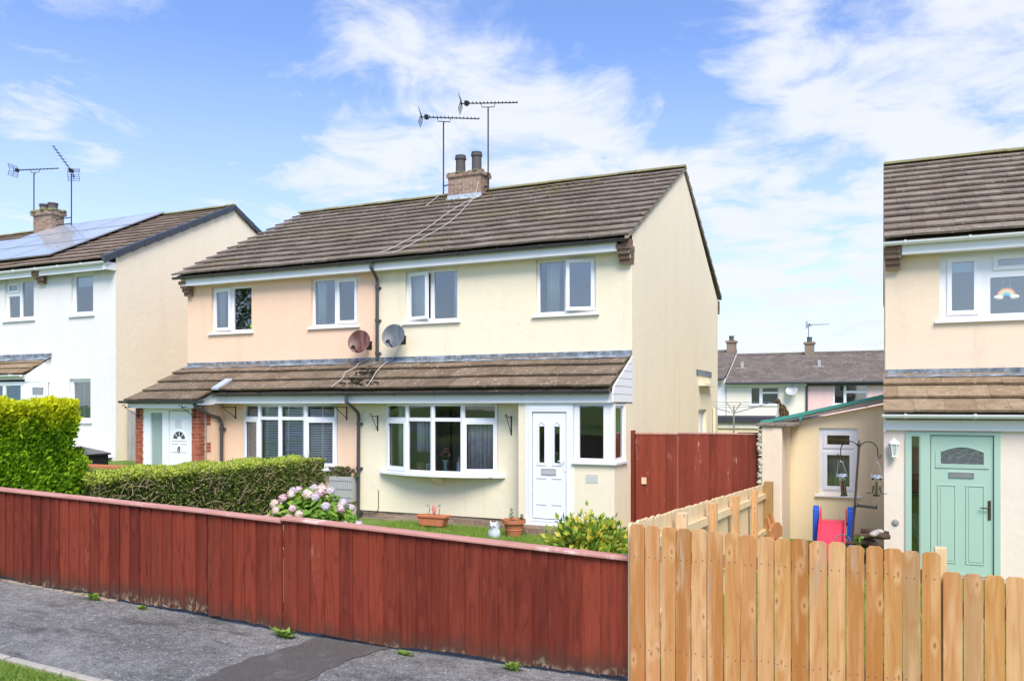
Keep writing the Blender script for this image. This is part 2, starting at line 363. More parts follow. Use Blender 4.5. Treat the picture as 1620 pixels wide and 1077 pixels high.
GREYWOOD = wood('weathered_grey_wood', (.30,.29,.27), (.40,.385,.355), (.15,.14,.13), .4, 1.)
BROWNWOOD = wood('orange_brown_wood', (.42,.17,.06), (.52,.24,.09), (.2,.07,.03), .3, .8)
ROOMWALL = plain('room_wall', (.66,.63,.58), .9); 
TERRA = plain('terracotta', (.50,.17,.075), .8, .22, 12); GREENDOOR = plain('sage_green_paint', (.38,.545,.445), .38, .04, 2, .4)
CURTAIN_W = plain('white_cloth', (.85,.85,.84), .9); CURTAIN_G = plain('pale_green_cloth', (.78,.82,.66), .9); CURTAIN_P = plain('dusky_purple_cloth', (.30,.20,.26), .9)

# ------------------------------------------------------------ ground
def lerp(t, pts):
    if t <= pts[0][0]: return pts[0][1]
    for (a,va),(b,vb) in zip(pts, pts[1:]):
        if t <= b: k = (t-a)/(b-a); return va+(vb-va)*k
    return pts[-1][1]
def zg(x, y):
    xf = max(-26, min(8, x)); f = .0235-.038*xf
    h = lerp(x, [(-24,.72),(-18,.60),(-16.2,.35),(-14.5,-.10),(-10,-.24),(-4,-.32),(-2.2,-.40),(0,-.47),(8,-.60)])
    if y < 5.6: return f
    if y < 13.2: t = (y-5.6)/7.6; return f+(h-f)*t
    return h + (-1.7-h)*max(0, min(1, (y-20)/22))
def grid_sheet(xs, ys, dz, name, mat, skip=None):
    m = MB(); nx = len(xs)
    m.v = [(x,y,zg(x,y)+dz) for y in ys for x in xs]
    for j in range(len(ys)-1):
        for i in range(nx-1): m.f.append((j*nx+i, j*nx+i+1, (j+1)*nx+i+1, (j+1)*nx+i))
    return m.build(name, mat, smooth=True, origin=(0,0,0))
def grass_ground():
    g = G('grass_ground'); v = g.co()
    c = g.ramp(g.noise(v, 2.2, 6, .65), [(.3,(.085,.15,.025)),(.5,(.14,.23,.045)),(.7,(.22,.27,.085))])
    c = g.mix(g.rng(g.noise(v, 8, 5, .7), .58, .72, 0, .7), c, (.17,.13,.08))
    return g.fin(c, .95, g.noise(v, 40, 5, .7), .8, .03, .1)
def asphalt():
    g = G('tarmac'); v = g.co()
    c = g.ramp(g.noise(v, 1.2, 5, .6), [(.3,(.125,.123,.118)),(.55,(.185,.182,.176)),(.75,(.245,.24,.228))])
    sp = g.math('ADD', g.math('MULTIPLY', g.noise(v, 60, 4, .85), .72), g.math('MULTIPLY', g.noise(v, 17, 4, .7), .28))
    c = g.mix(g.rng(sp, .53, .60, 0, .9), c, (.035,.035,.036)); c = g.mix(g.rng(sp, .38, .46, .85, 0), c, (.52,.52,.50))
    c = g.mix(g.rng(g.noise(g.co((.6,1.6,1)), 2.6, 7, .72), .50, .68, 0, .75), c, (.06,.06,.055)); c = g.mix(g.rng(g.noise(v, 1.1, 5, .7), .56, .68, 0, .45), c, (.30,.295,.28))
    c = g.mix(g.rng(g.noise(g.co((3,9,1)), 1.3, 5, .7), .70, .76, 0, .7), c, (.42,.40,.35))
    return g.fin(c, .85, sp, .7, .008, .25)
def mono(a, b, n): return [a+(b-a)*i/n for i in range(n+1)]
xs = [-900,-400,-200,-100,-60]+mono(-40,-26,7)+mono(-25,9,68)+[12,20,40,80,200,400,900]
ys = [-600,-200,-80,-30]+mono(-15,4,19)+mono(4.5,16,23)+mono(18,44,13)+[60,100,200,500,1500]
xs = sorted(set(xs)); ys = sorted(set(ys))
struct(grid_sheet(xs, ys, 0, 'ground', grass_ground()))
struct(grid_sheet(mono(-40,-1.0,80), mono(3.83,5.80,6), .006, 'pavement', asphalt()))
struct(grid_sheet(mono(-60,40,50), mono(-9.5,-1.2,8), .006, 'road', asphalt()))
struct(grid_sheet(mono(-60,40,50), mono(-12.6,-10.6,4), .006, 'far_pavement', asphalt()))
def patch_mat():
    g = G('tarmac_patch'); v = g.co(); sp = g.noise(v, 150, 3, .7)
    c = g.mix(g.rng(sp, .4, .65), (.135,.125,.115), (.045,.042,.040)); c = g.mix(g.rng(g.noise(v, 4, 6, .7), .5, .7, 0, .5), c, (.19,.18,.165)); return g.fin(c, .9, sp, .5, .006, .2)
m = MB(); n = 48
for i in range(n):
    t0, t1 = i/n, (i+1)/n
    def pt(t, s): 
        x = (-4.16 if s == 0 else -3.52) + .03*math.sin(t*9+s*2)+.012*math.sin(t*37+s) - (.10 if s == 0 else .16)*t; y = 5.44-1.60*t; return (x, y, zg(x,y)+.011)
    m.face(pt(t0,0), pt(t1,0), pt(t1,1), pt(t0,1))
struct(m.build('pavement_patch', patch_mat()))
m = MB()                                              # concrete edging between the tarmac and the verge
for i in range(24):
    x0, x1 = -24+i*.92, -24+i*.92+.90; dy = rnd.uniform(-.012,.012); dz = rnd.uniform(-.006,.006)
    m.hexa([(x0,3.74+dy,zg(x0,0)-.1),(x1,3.74+dy,zg(x1,0)-.1),(x1,3.80+dy,zg(x1,0)-.1),(x0,3.80+dy,zg(x0,0)-.1),
            (x0,3.74+dy,zg(x0,0)+.045+dz),(x1,3.74+dy,zg(x1,0)+.045+dz),(x1,3.80+dy,zg(x1,0)+.045+dz),(x0,3.80+dy,zg(x0,0)+.045+dz)])
CONC = plain('concrete', (.40,.37,.31), .92, .25, 12)
struct(m.build('kerb', CONC, bevel=.008))
m = MB()                                              # pale earth and broken edging along the fence foot
for i in range(24):
    x0 = -9.6+i*.135; y = lerp(x0, [(-9.6,5.235),(-8.0,5.29),(-4.45,5.31),(-1.6,5.64)])-.03; L_ = rnd.uniform(.1,.16)
    z = zg(x0,5.3); m.hexa([(x0,y-.02,z-.03),(x0+L_,y-.02+rnd.uniform(-.015,.015),z-.03),(x0+L_,y+.09,z-.03),(x0,y+.09,z-.03),
            (x0,y-.01,z+.006),(x0+L_,y-.012,z+.004+rnd.uniform(-.008,.012)),(x0+L_,y+.09,z+.03),(x0,y+.09,z+.03)])
struct(m.build('fence_edging', plain('pale_edging', (.36,.27,.19), .95, .4, 20)))
m = MB()                                              # concrete path in front of the cream house door
for i in range(5):
    x0 = -6.0+i*.62; m.box(x0, x0+.60, 12.55+.02*(i%2), 13.42, -.5, -.30+rnd.uniform(-.01,.01))
struct(m.build('path', plain('path_concrete', (.37,.33,.27), .92, .3, 9), bevel=.01))

def grass_blades(name, area, n, h0, h1, mat, lab, cat):
    m = MB()
    for _ in range(n):
        x, y = area(); z = zg(x,y); a = rnd.uniform(0,6.28); h = rnd.uniform(h0,h1); w = rnd.uniform(.003,.006)
        dx, dy = math.cos(a)*w, math.sin(a)*w; lx, ly = rnd.gauss(0,.35)*h, rnd.gauss(0,.35)*h
        m.face((x-dx,y-dy,z-.01),(x+dx,y+dy,z-.01),(x+dx*.6+lx*.5,y+dy*.6+ly*.5,z+h*.6),(x+lx,y+ly,z+h),(x-dx*.6+lx*.5,y-dy*.6+ly*.5,z+h*.6))
    return stuff(m.build(name, mat), lab, cat)
GRASS = leaf('grass_blade', [(0,(.12,.22,.03)),(.5,(.22,.36,.06)),(.85,(.36,.44,.11)),(1,(.55,.50,.24))], .3)
grass_blades('lawn_grass', lambda: (rnd.uniform(-8.7,-2.4), rnd.uniform(9.6,13.85)), 42000, .04, .11, GRASS, 'green lawn grass in front of the cream house', 'grass')
grass_blades('verge_grass', lambda: (rnd.uniform(-7.2,-4.2), 3.715-abs(rnd.gauss(0,.22))), 22000, .018, .060, GRASS, 'short verge grass beside the pavement kerb', 'grass')
grass_blades('side_garden_grass', lambda: (rnd.uniform(-1.4,3.2), rnd.uniform(6.2,13.0)), 9000, .05, .14, GRASS, 'green grass behind the pale picket fence', 'grass')

# ------------------------------------------------------------ house pieces
def tiles(m, x0, x1, yE, zE, yR, zR, n, tw, th=.050, skip=None, jit=.006):
    """courses of flat tiles laid from the eave (yE,zE) to the ridge (yR,zR), each course lapping the one below"""
    sl = Vector((0, yR-yE, zR-zE)); Ls = sl.length; sl.normalize(); sgn = 1 if yR > yE else -1
    nm = Vector((0,-sl.z,sl.y)) if sgn > 0 else Vector((0,sl.z,-sl.y))
    if nm.z < 0: nm = -nm
    g = Ls/n; E = Vector((0,yE,zE)); wv = lambda x: .006*math.sin(x*1.7)+.003*math.sin(x*4.3+1)
    P0, P1 = E-nm*.055, E+sl*Ls-nm*.055
    for i in range(int((x1-x0)/2)+1):
        xa, xb = x0+.01+i*2, min(x0+.01+i*2+2, x1-.01)
        if xb > xa and not (skip and skip((xa+xb)/2, 0)): m.face((xa,P0.y,P0.z),(xb,P0.y,P0.z),(xb,P1.y,P1.z),(xa,P1.y,P1.z))
    for i in range(n):
        s0, s1 = i*g, min((i+1)*g+.06, Ls+.02); x = x0-(tw/2 if i % 2 else 0)
        while x < x1-1e-4:
            a, b = max(x, x0), min(x+tw, x1); x += tw
            if b-a < .02: continue
            if skip and skip((a+b)/2, i): continue
            a += .0015; b -= .0015
            j0, j1 = rnd.uniform(-jit,jit), rnd.uniform(-jit,jit); js = rnd.uniform(-.010,.008)
            lo, up = E+sl*(s0+js), E+sl*s1
            t0 = th+.004; q = []
            for (n_lo, n_up) in ((th*.50,-.03),(t0+.008,.004)):
                q += [lo+nm*(n_lo+j0*.5+wv(a)), lo+nm*(n_lo+j1*.5+wv(b)), up+nm*(n_up+wv(b)), up+nm*(n_up+wv(a))]
                q[-4].x = a; q[-3].x = b; q[-2].x = b; q[-1].x = a
            m.hexa(q)
def roof(parent, x0, x1, yE, zE, yR, zR, n, mat, tw=.41, name='roof', rear=True, ridge=True, moss=True):
    m = MB(); tiles(m, x0, x1, yE, zE, yR, zR, n, tw)
    if rear: tiles(m, x0, x1, 2*yR-yE, zE, yR, zR, n, tw)
    o = m.build(name, mat, parent)
    if ridge:
        r = MB(); x = x0
        while x < x1-.02:
            b = min(x+.45, x1); j = rnd.uniform(-.006,.006)
            prof = [(math.cos(a)*.13, math.sin(a)*.075+.0) for a in [math.pi*k/8 for k in range(9)]]
            fr = F((x+.002, yR, zR+.012+j), (0,1,0), (0,0,1), (1,0,0)); r.prism([(p[0],p[1]) for p in prof][::1], fr, 0, b-x-.004); x = b
        r.build('ridge_tiles', MOSSY if moss else mat, o)
    return o
def gutter(parent, x0, x1, y, z, mat, r=.055, step=.9, name='gutter', p=None):
    m = MB(); n = 8
    for rr, flip in ((r, False), (r-.006, True)):
        i0 = len(m.v)
        for X in (x0, x1):
            for k in range(n+1):
                a = math.pi+math.pi*k/n; m.v.append((X, y+math.cos(a)*rr, z+math.sin(a)*rr))
        for k in range(n):
            f = (i0+k, i0+k+1, i0+n+2+k, i0+n+1+k); m.f.append(f if flip else f[::-1])
    for X in (x0, x1):
        m.face(*[(X, y+math.cos(math.pi+math.pi*k/n)*r, z+math.sin(math.pi+math.pi*k/n)*r) for k in range(n+1)])
    x = x0+.3
    while x < x1:                                            # brackets and joints
        prof = [(math.cos(math.pi+math.pi*k/8)*(r+.008), math.sin(math.pi+math.pi*k/8)*(r+.008)) for k in range(9)]
        m.prism(prof+[(r+.008,.012),(-r-.008,.012)], F((x,y,z),(0,1,0),(0,0,1),(1,0,0)), 0, .035); x += step
    return m.build(name, mat, parent)
def bricks(m, x0, x1, y0, y1, z0, z1, core, ch=.075, bl=.225, gap=.010, faces='FRLB', jit=.003):
    """courses of single bricks round a mortar core"""
    core.box(x0+.006, x1-.006, y0+.006, y1-.006, z0, z1-.002)
    n = max(1, round((z1-z0)/ch)); h = (z1-z0)/n; d = .05
    for i in range(n):
        za, zb = z0+i*h+gap/2, z0+(i+1)*h-gap/2
        def run(a0, a1, put):
            a = a0-(bl/2 if i % 2 else 0)
            while a < a1-.01:
                p, q = max(a,a0), min(a+bl, a1); a += bl
                if q-p > .02: put(p+(gap/2 if p > a0 else 0), q-(gap/2 if q < a1 else 0), rnd.uniform(-jit,jit))
        if 'F' in faces: run(x0, x1, lambda p,q,j: m.box(p,q,y0+j-.0005,y0+d,za,zb))
        if 'B' in faces: run(x0, x1, lambda p,q,j: m.box(p,q,y1-d,y1+j,za,zb))
        if 'R' in faces: run(y0+d+gap/2, y1-d, lambda p,q,j: m.box(x1-d,x1+j,p,q,za,zb))
        if 'L' in faces: run(y0+d+gap/2, y1-d, lambda p,q,j: m.box(x0+j,x0+d,p,q,za,zb))
def brick_part(name, parent, boxes, mat, **k):
    m, c = MB(), MB()
    for b in boxes: bricks(m, *b, c, **k)
    o = m.build(name, mat, parent); c.build('mortar', MORTAR, o); return o
def corbel(parent, x0, x1, y, zt, n=4, name='corbel'):
    m, c = MB(), MB(); h = .085
    for i in range(n):
        z1 = zt-i*h; out = .26-.05*i
        bricks(m, x0+(.008*i), x1-.004*i, y-out, y+.14, z1-h, z1, c, ch=h, faces='FR'+'L')
    o = m.build(name, BRICK_BR, parent); c.build('mortar', MORTAR, o); return o
def window(parent, fr, w, h, lights, sill=True, name='window', setb=.07, gl=None, mat=None, fw=.055, sillmat=None, sash_in=.0):
    """lights: (u0,u1,v0,v1,kind,angle); kind f fixed, s casement; hinge side by the sign of angle, t top-hung"""
    mat = mat or UPVC; gl = gl or GLASS
    f2 = F(fr(0,0,-setb), fr.U, fr.V, fr.N)
    m = MB(); holes = [(l[0],l[1],l[2],l[3]) for l in lights]
    m.plate(f2, 0, w, 0, h, holes, -.06, .0, back=True, edge=True)
    o = m.build(name, mat, parent); p = MB()
    for l in lights:
        u0,u1,v0,v1 = l[:4]; kind = l[4] if len(l) > 4 else 'f'; ang = l[5] if len(l) > 5 else 0
        if kind == 'f':
            b = MB()
            p.face(f2(u0,v0,-.03), f2(u1,v0,-.03), f2(u1,v1,-.03), f2(u0,v1,-.03))
        else:
            a = R(abs(ang)); hin = u0-.02 if ang >= 0 else u1+.02; sg = 1 if ang >= 0 else -1
            U = f2.U*math.cos(a)+f2.N*math.sin(a)*sg; Nn = f2.N*math.cos(a)-f2.U*math.sin(a)*sg
            fs = F(f2(hin, 0, .002)-U*hin, U, f2.V, Nn); q = .045; s_ = MB()
            s_.plate(fs, u0-.02, u1+.02, v0-.02, v1+.02, [(u0+q,u1-q,v0+q,v1-q)], -.03, .022, back=True, edge=True)
            s_.build('sash', mat, o)
            p.face(fs(u0+q,v0+q,0), fs(u1-q,v0+q,0), fs(u1-q,v1-q,0), fs(u0+q,v1-q,0))
    p.build('pane', gl, o)
    if sill:
        s_ = MB(); s_.prism([(-setb-.01,-.004),(.055,-.022),(.055,-.05),(-setb-.01,-.05)], F(fr(-.07,0,0), fr.N, fr.V, -fr.U), -(w+.14), 0)
        s_.build('sill', sillmat or mat, o)
    return o
def two_light(w, h, split, kinds=('f','f'), angs=(0,0), fw=.055):
    return [(fw, split-.03, fw, h-fw, kinds[0], angs[0]), (split+.03, w-fw, fw, h-fw, kinds[1], angs[1])]
def bow(parent, cx, hw, y0, yc, z0, z1, zt, outer=True, name='bow_window'):
    """four-light bow window with a top light over each pane"""
    pts = [Vector((cx-hw,y0,0)), Vector((cx-hw*.5,y0+(yc-y0)*.77,0)), Vector((cx,yc,0)), Vector((cx+hw*.5,y0+(yc-y0)*.77,0)), Vector((cx+hw,y0,0))]
    m, p, sashes = MB(), MB(), []
    for i in range(4):
        a, b = pts[i], pts[i+1]; U = (b-a); w = U.length; U.normalize(); N_ = U.cross(Vector((0,0,1)))
        fr = F((a.x,a.y,z0), U, (0,0,1), N_); h = z1-z0; t = zt-z0; e0 = .05 if i == 0 else .045; e1 = .05 if i == 3 else .045
        lo, hi = (e0,w-e1,.06,t-.035), (e0,w-e1,t+.035,h-.05)
        m.plate(fr, 0, w, 0, h, [lo, hi], -.06, 0, back=True, edge=True)
        p.face(*[fr(u,v,-.03) for u,v in ((hi[0],hi[2]),(hi[1],hi[2]),(hi[1],hi[3]),(hi[0],hi[3]))])
        if i in (0,3):
            q = .05; sm = MB(); sashes.append(sm); sm.plate(fr, lo[0]-.02, lo[1]+.02, lo[2]-.02, lo[3]+.02, [(lo[0]+q*.6,lo[1]-q*.6,lo[2]+q,lo[3]-q)], -.02, .024, back=True, edge=True)
        p.face(*[fr(u,v,-.031) for u,v in ((lo[0],lo[2]),(lo[1],lo[2]),(lo[1],lo[3]),(lo[0],lo[3]))])
    for q in pts[1:4]: m.tube([(q.x,q.y+.008,z0+.002),(q.x,q.y+.008,z1-.002)], .026, 10)
    o = m.build(name, UPVC, parent); [q_.build('sash', UPVC, o) for q_ in sashes]; p.build('pane', GLASS_LOW, o)
    s_ = MB(); out = [(cx-hw-.16,y0-.0),(cx-hw-.10,y0-.075)]+[(q.x,q.y-.09) for q in pts[1:4]]+[(cx+hw+.10,y0-.075),(cx+hw+.16,y0)]
    s_.prism(out+[(cx+hw+.16,y0+.14),(cx-hw-.16,y0+.14)], F((0,0,z0),(1,0,0),(0,1,0),(0,0,1)), -.05, -.001)
    s_.build('sill', UPVC, o)
    return o, pts
def curtain(fr, u0, u1, v0, v1, n, mat, lab, amp=.025, waves=5, name='curtain', cat='curtain', group=None):
    m = MB(); k = int(waves*8); ph = rnd.uniform(0,6)
    for i in range(k):
        a, b = i/k, (i+1)/k
        na, nb = [n+amp*math.sin(t*waves*6.28+ph)+amp*.4*math.sin(t*waves*2.7*6.28) for t in (a,b)]
        m.face(fr(u0+(u1-u0)*a,v0,na), fr(u0+(u1-u0)*b,v0,nb), fr(u0+(u1-u0)*b,v1,nb*1), fr(u0+(u1-u0)*a,v1,na))
    o = m.build(name, mat, smooth=True); sol = o.modifiers.new('cloth', 'SOLIDIFY'); sol.thickness = .003
    return tag(o, lab, cat, group)
def shell(parent, x0, x1, y0, y1, zlow, zmid, ztop):
    m = MB()                                                 # floors and rear wall, seen only through glass
    m.face((x0+.02,y0+.02,zmid),(x1-.02,y0+.02,zmid),(x1-.02,y1,zmid),(x0+.02,y1,zmid)); m.face((x0+.02,y0+.02,ztop),(x1-.02,y0+.02,ztop),(x1-.02,y1,ztop),(x0+.02,y1,ztop))
    m.face((x0+.02,y0-.6,zlow),(x1-.02,y0-.6,zlow),(x1-.02,y1,zlow),(x0+.02,y1,zlow))
    ym = y0+3.2; m.face((x0+.02,ym,zlow),(x1-.02,ym,zlow),(x1-.02,ym,ztop),(x0+.02,ym,ztop))
    m.build('interior', ROOMWALL, parent)
def gable(m, fr, ya, yb, zb, ze, ym, zr):
    m.face(fr(ya,zb), fr(yb,zb), fr(yb,ze), fr(ym,zr), fr(ya,ze))
def downpipe_pts(pts, m, r=.036):
    m.tube(pts, r, 10)
    for a, b in zip(pts, pts[1:]):
        a, b = Vector(a), Vector(b)
        if abs(a.z-b.z) > 1.2:
            for t in (.08,.5,.92): c = a.lerp(b, t); m.tube([c-Vector((0,0,.03)), c+Vector((0,0,.03))], r+.012, 10); m.box(c.x-.07,c.x+.07,c.y+r*.6,c.y+r+.03,c.z-.018,c.z+.018)
def flashing(parent, x0, x1, y, z0, z1, yr, zr):
    m = MB(); x = x0
    while x < x1-.05:
        b = min(x+rnd.uniform(1.2,1.7), x1)
        m.hexa([(x,y-.012,z0),(b,y-.012,z0),(b,y-.001,z0),(x,y-.001,z0),(x,y-.010+rnd.uniform(-.004,.0),z1),(b,y-.010,z1),(b,y-.001,z1),(x,y-.001,z1)])
        x = b+.004
    n = int((x1-x0)/.25)
    for i in range(n):
        a, b = x0+(x1-x0)*i/n, x0+(x1-x0)*(i+1)/n; j = rnd.uniform(-.012,.012)
        m.face((a,yr+j,zr+.006+rnd.uniform(0,.006)),(b,yr-j,zr+.006+rnd.uniform(0,.006)),(b,y-.012,z0+.012),(a,y-.012,z0+.012))
    return m.build('flashing', LEAD, parent)

# ------------------------------------------------------------ cream house (right half of the pair)
YU, YW, YP = 14.69, 13.95, 13.60            # upper wall, recessed ground-floor wall, porch front
XL, XP, XR = -15.26, -9.83, -4.22           # left gable, party line, right gable
EV, RG = (14.30, 5.13), (19.02, 7.60)       # eave and ridge (y, z) of the tiled roof
LT0, LT1 = (13.40, 2.37), (14.66, 3.00)     # lean-to eave and top
def door_leaf(parent, fr, w, h, panels, mat, name='door', lines=True):
    m = MB(); holes = [p[:4] for p in panels if p[4] == 'g']
    m.plate(fr, 0, w, 0, h, holes, -.045, 0, back=True, edge=True)
    for p in panels:
        u0,u1,v0,v1,k = p
        if k == 'r':                                         # moulded panel: raised rim and field
            q = .012
            for a in ((u0,u1,v0,v0+q),(u0,u1,v1-q,v1),(u0,u0+q,v0+q,v1-q),(u1-q,u1,v0+q,v1-q)): m.fbox(fr, *a, -.001, .010)
            m.prism([(u0+.035,v0+.035),(u1-.035,v0+.035),(u1-.035,v1-.035),(u0+.035,v1-.035)], fr, -.001, .007)
        if k == 'l': m.fbox(fr, u0, u1, v0, v1, -.001, .012)
    return m.build(name, mat, parent)
cream = thing('house', (-7.0, 14.69, -.32), 'cream rendered semi-detached house with white door and bow window, right half of the pair', 'house')
m = MB()
f = FRONT(YU); mainL = (-9.13,-7.88,3.80,4.88); mainR = (-6.15,-4.92,3.82,4.90)
m.plate(f, XP, XR, 2.5, 5.02, [mainL, mainR], -.11, 0)
f = FRONT(YW); m.plate(f, XP, -6.04, -.08, 2.32, [(-9.10,-6.62,.74,2.12)], -.12, 0)
f = FRONT(YP); m.plate(f, -6.04, XR, -.42, 2.14, [(-5.90,-4.97,-.42,2.10),(-4.97,XR-.02,1.07,2.10)], -.10, 0)
g_ = RIGHT(-6.04); m.face(g_(YP,-.42),g_(YW,-.42),g_(YW,2.14),g_(YP,2.14))
wall = m.build('wall', CREAM, cream)
m = MB(); g_ = RIGHT(XR)
m.plate(g_, YP+.001, 23.35, -.5, 2.10, [(13.67,14.28,1.07,2.10),(20.73,21.75,.9,1.96)], -.10, 0)
m.face(g_(YU,2.1),g_(23.35,2.1),g_(23.35,5.0),g_(EV[0]+4.72,RG[1]-.05),g_(YU,5.0+.29))
m.face((XP,23.35,-.5),(XR,23.35,-.5),(XR,23.35,5.05),(XP,23.35,5.05))
m.build('gable_wall', CREAM_LIT, cream)
shell(cream, XP, XR-.12, YU+.11, 23.3, -.05, 2.45, 5.0)
# brick plinth under the recessed wall and brick step under the door
brick_part('plinth', cream, [(XP+.02,-6.05,YW+.025,YW+.2,-.50,-.085)], BRICK_PL, faces='F', bl=.44)
brick_part('doorstep', cream, [(-5.93,-4.95,YP-.10,YP+.02,-.45,-.085)], BRICK_PL, faces='FRL')
# roof of the cream half
rf = roof(cream, XP, XR+.05, *EV, *RG, 13, TILE)
m = MB(); f = RIGHT(XR+.002)                                # mortared verge strips up both slopes
for sgn in (0,1):
    ya, yb = (EV[0]-.01, RG[0]) if sgn == 0 else (2*RG[0]-EV[0]+.01, RG[0])
    m.hexa([(XR-.02,ya,EV[1]-.05),(XR+.045,ya,EV[1]-.05),(XR+.045,ya,EV[1]+.0),(XR-.02,ya,EV[1]+.0),
            (XR-.02,yb,RG[1]-.06),(XR+.045,yb,RG[1]-.06),(XR+.045,yb,RG[1]-.005),(XR-.02,yb,RG[1]-.005)])
m.build('verge', plain('verge_mortar', (.30,.26,.19), .9, .3, 20), cream)
def eaves(parent, x0, x1, y, zb, zt, mat=FASCIA, depth=.24):
    m = MB(); m.box(x0, x1, y-.02, y, zb, zt); m.box(x0, x1, y+.001, y+depth, zb+.012, zb+.022); return m.build('fascia', mat, parent)
eaves(cream, XP+.001, -4.44, 14.47, 4.90, 5.075)
gutter(cream, XP, XR-.02, 14.38, 5.105, GUTTER)
corbel(cream, -4.455, XR+.022, YU, 5.02, 4)
m = MB(); m.box(XR-.12, XR+.018, YU-.26, YU-.001, 5.021, 5.12); m.build('corbel_top', BRICK_BR, cream)
# rear corbel sliver at the back eave
brick_part('corbel', cream, [(XR-.2, XR+.02, 23.36, 23.56, 4.65, 5.02)], BRICK_BR, faces='FRB')
# lean-to
m = MB(); tiles(m, XP, XR-.02, *LT0, *LT1, 3, .41, .050); m.build('lean_to_roof', TILE_LOW, cream)
eaves(cream, XP+.001, XR-.01, 13.56, 2.105, 2.27, depth=.38); gutter(cream, XP, XR-.03, 13.45, 2.315, GUTTER)
flashing(cream, XP, XR, YU, 3.0, 3.085, 14.45, 2.935)
m = MB(); f = RIGHT(XR-.0)                                   # white boarded triangle closing the end of the lean-to
nb = 6
for i in range(nb):
    z0, z1 = 2.12+(2.97-2.12)*i/nb, 2.12+(2.97-2.12)*(i+1)/nb-.008; yy = lambda z: max(13.50, LT0[0]+(z-LT0[1]+.06)/(.5)+.0)
    m.prism([(yy(z0),z0),(YU+.02,z0),(YU+.02,z1),(yy(z1),z1)], f, -.02, .012)
m.build('gable_cladding', FASCIA, cream)
# windows
window(cream, FRONT(YU,mainL[0],mainL[2]), 1.25, 1.08, [(.075,.575,.075,1.005,'s',13),(.66,1.195,.055,1.02,'f')])
window(cream, FRONT(YU,mainR[0],mainR[2]), 1.23, 1.08, [(.055,.57,.055,1.02,'f'),(.655,1.155,.075,1.005,'s',-12)])
bowc, bpts = bow(cream, -7.86, 1.24, YW-.02, 13.63, .745, 2.10, 1.79)
m = MB(); m.prism([(0,0),(.28,0),(.28,-.05),(.06,-.17),(0,-.17)], F((-7.92,YW,.694),(0,-1,0),(0,0,1),(1,0,0)), 0, .13); m.build('window_bracket', CREAM, cream)
m = MB(); m.fbox(FRONT(YW), -9.14, -6.58, 2.098, 2.13, .0, .34); m.build('window_head', FASCIA, cream)
# front door with its frame and the porch windows
fr = FRONT(YP-.004, -5.75, .03); DW, DH = .635, 1.90
glz = [(.115,.225,1.00,1.655,'g'),(.41,.52,1.00,1.655,'g')]
dr = door_leaf(cream, F(fr(0,0,.0),fr.U,fr.V,fr.N), DW, DH, glz+[(.075,.265,.955,.975,'l'),(.37,.56,.955,.975,'l'),(.075,.265,.72,.735,'l'),(.37,.56,.72,.735,'l'),(.075,.265,.25,.265,'l'),(.37,.56,.25,.265,'l')], UPVC)
m = MB()
for a in glz:
    s0 = a[0]; m.prism([(s0-.03,1.655),(s0+.055,1.735),(s0+.14,1.655),(s0+.14,1.69),(s0+.055,1.765),(s0-.03,1.69)], fr, .0005, .012)
    m.fbox(fr, a[0]-.03, a[0]-.002, .99, 1.66, .0005, .011); m.fbox(fr, a[1]+.002, a[1]+.03, .99, 1.66, .0005, .011)
m.build('door_moulding', UPVC, dr)
m = MB()
for a in glz: m.face(*[fr(u,v,-.02) for u,v in ((a[0],a[2]),(a[1],a[2]),(a[1],a[3]),(a[0],a[3]))])
m.build('door_glass', GLASS, dr)
m = MB(); m.plate(FRONT(YP), -5.90, -4.97, -.085, 2.10, [(-5.765,-5.10,.015,1.945)], -.05, .012, back=True, edge=True)
m.plate(FRONT(YP), -5.83, -5.05, -.02, 2.02, [(-5.765,-5.10,.0151,1.945)], .012, .026, edge=True)
m.box(-5.95,-4.93,YP-.07,YP-.026,-.085,-.045); m.build('door_frame', UPVC, dr)
m = MB(); m.plate(fr, .165, .455, .79, .90, [(.178,.442,.802,.888)], 0, .018, edge=True); m.fbox(fr, .182, .438, .806, .884, .001, .012)
m.build('letter_plate', plain('brushed_letterplate', (.62,.63,.65), .3, .05, 8, .5, .3), dr)
m = MB(); m.fbox(fr, .60, .625, .86, 1.12, .001, .012); m.tube([fr(.612,1.04,.012), fr(.612,1.04,.045), fr(.50,1.04,.048)], .009, 8); m.build('handle', UPVC, dr)
# corner window of the porch: front light and end light
window(cream, FRONT(YP,-4.968,1.07), .735, 1.03, [(.10,.545,.06,.985)], sill=False, setb=.012, fw=.06, name='porch_window', gl=GLASS_LOW)
window(cream, RIGHT(XR,13.61,1.07), .67, 1.03, [(.09,.60,.06,.985)], sill=False, setb=.014, fw=.06, name='porch_window', gl=GLASS_LOW)
m = MB(); m.box(-4.30,XR-.001,YP-.001,YP+.07,1.075,2.098); m.build('corner_post', UPVC, cream)
m = MB(); m.prism([(-4.99,YP-.06),(XR+.05,YP-.06),(XR+.05,14.31),(XR-.05,14.31),(XR-.05,YP+.05),(-4.99,YP+.05)], F((0,0,1.03),(1,0,0),(0,1,0),(0,0,1)), 0, .038); m.build('sill', UPVC, cream)
window(cream, RIGHT(XR,20.73,.9), 1.02, 1.06, [(.06,.48,.06,1.0),(.55,.96,.06,1.0)], sill=True)
# downpipes on the party line
m = MB(); downpipe_pts([(-9.78,14.38,5.07),(-9.78,14.38,4.97),(-9.78,14.60,4.76),(-9.79,14.63,4.70),(-9.79,14.63,3.04)], m); m.build('downpipe', GUTTER, cream)
m = MB(); downpipe_pts([(-9.73,13.45,2.29),(-9.73,13.45,2.13),(-9.74,13.84,1.93),(-9.74,13.88,1.86),(-9.75,13.88,-.30)], m); m.build('downpipe', GUTTER, cream)
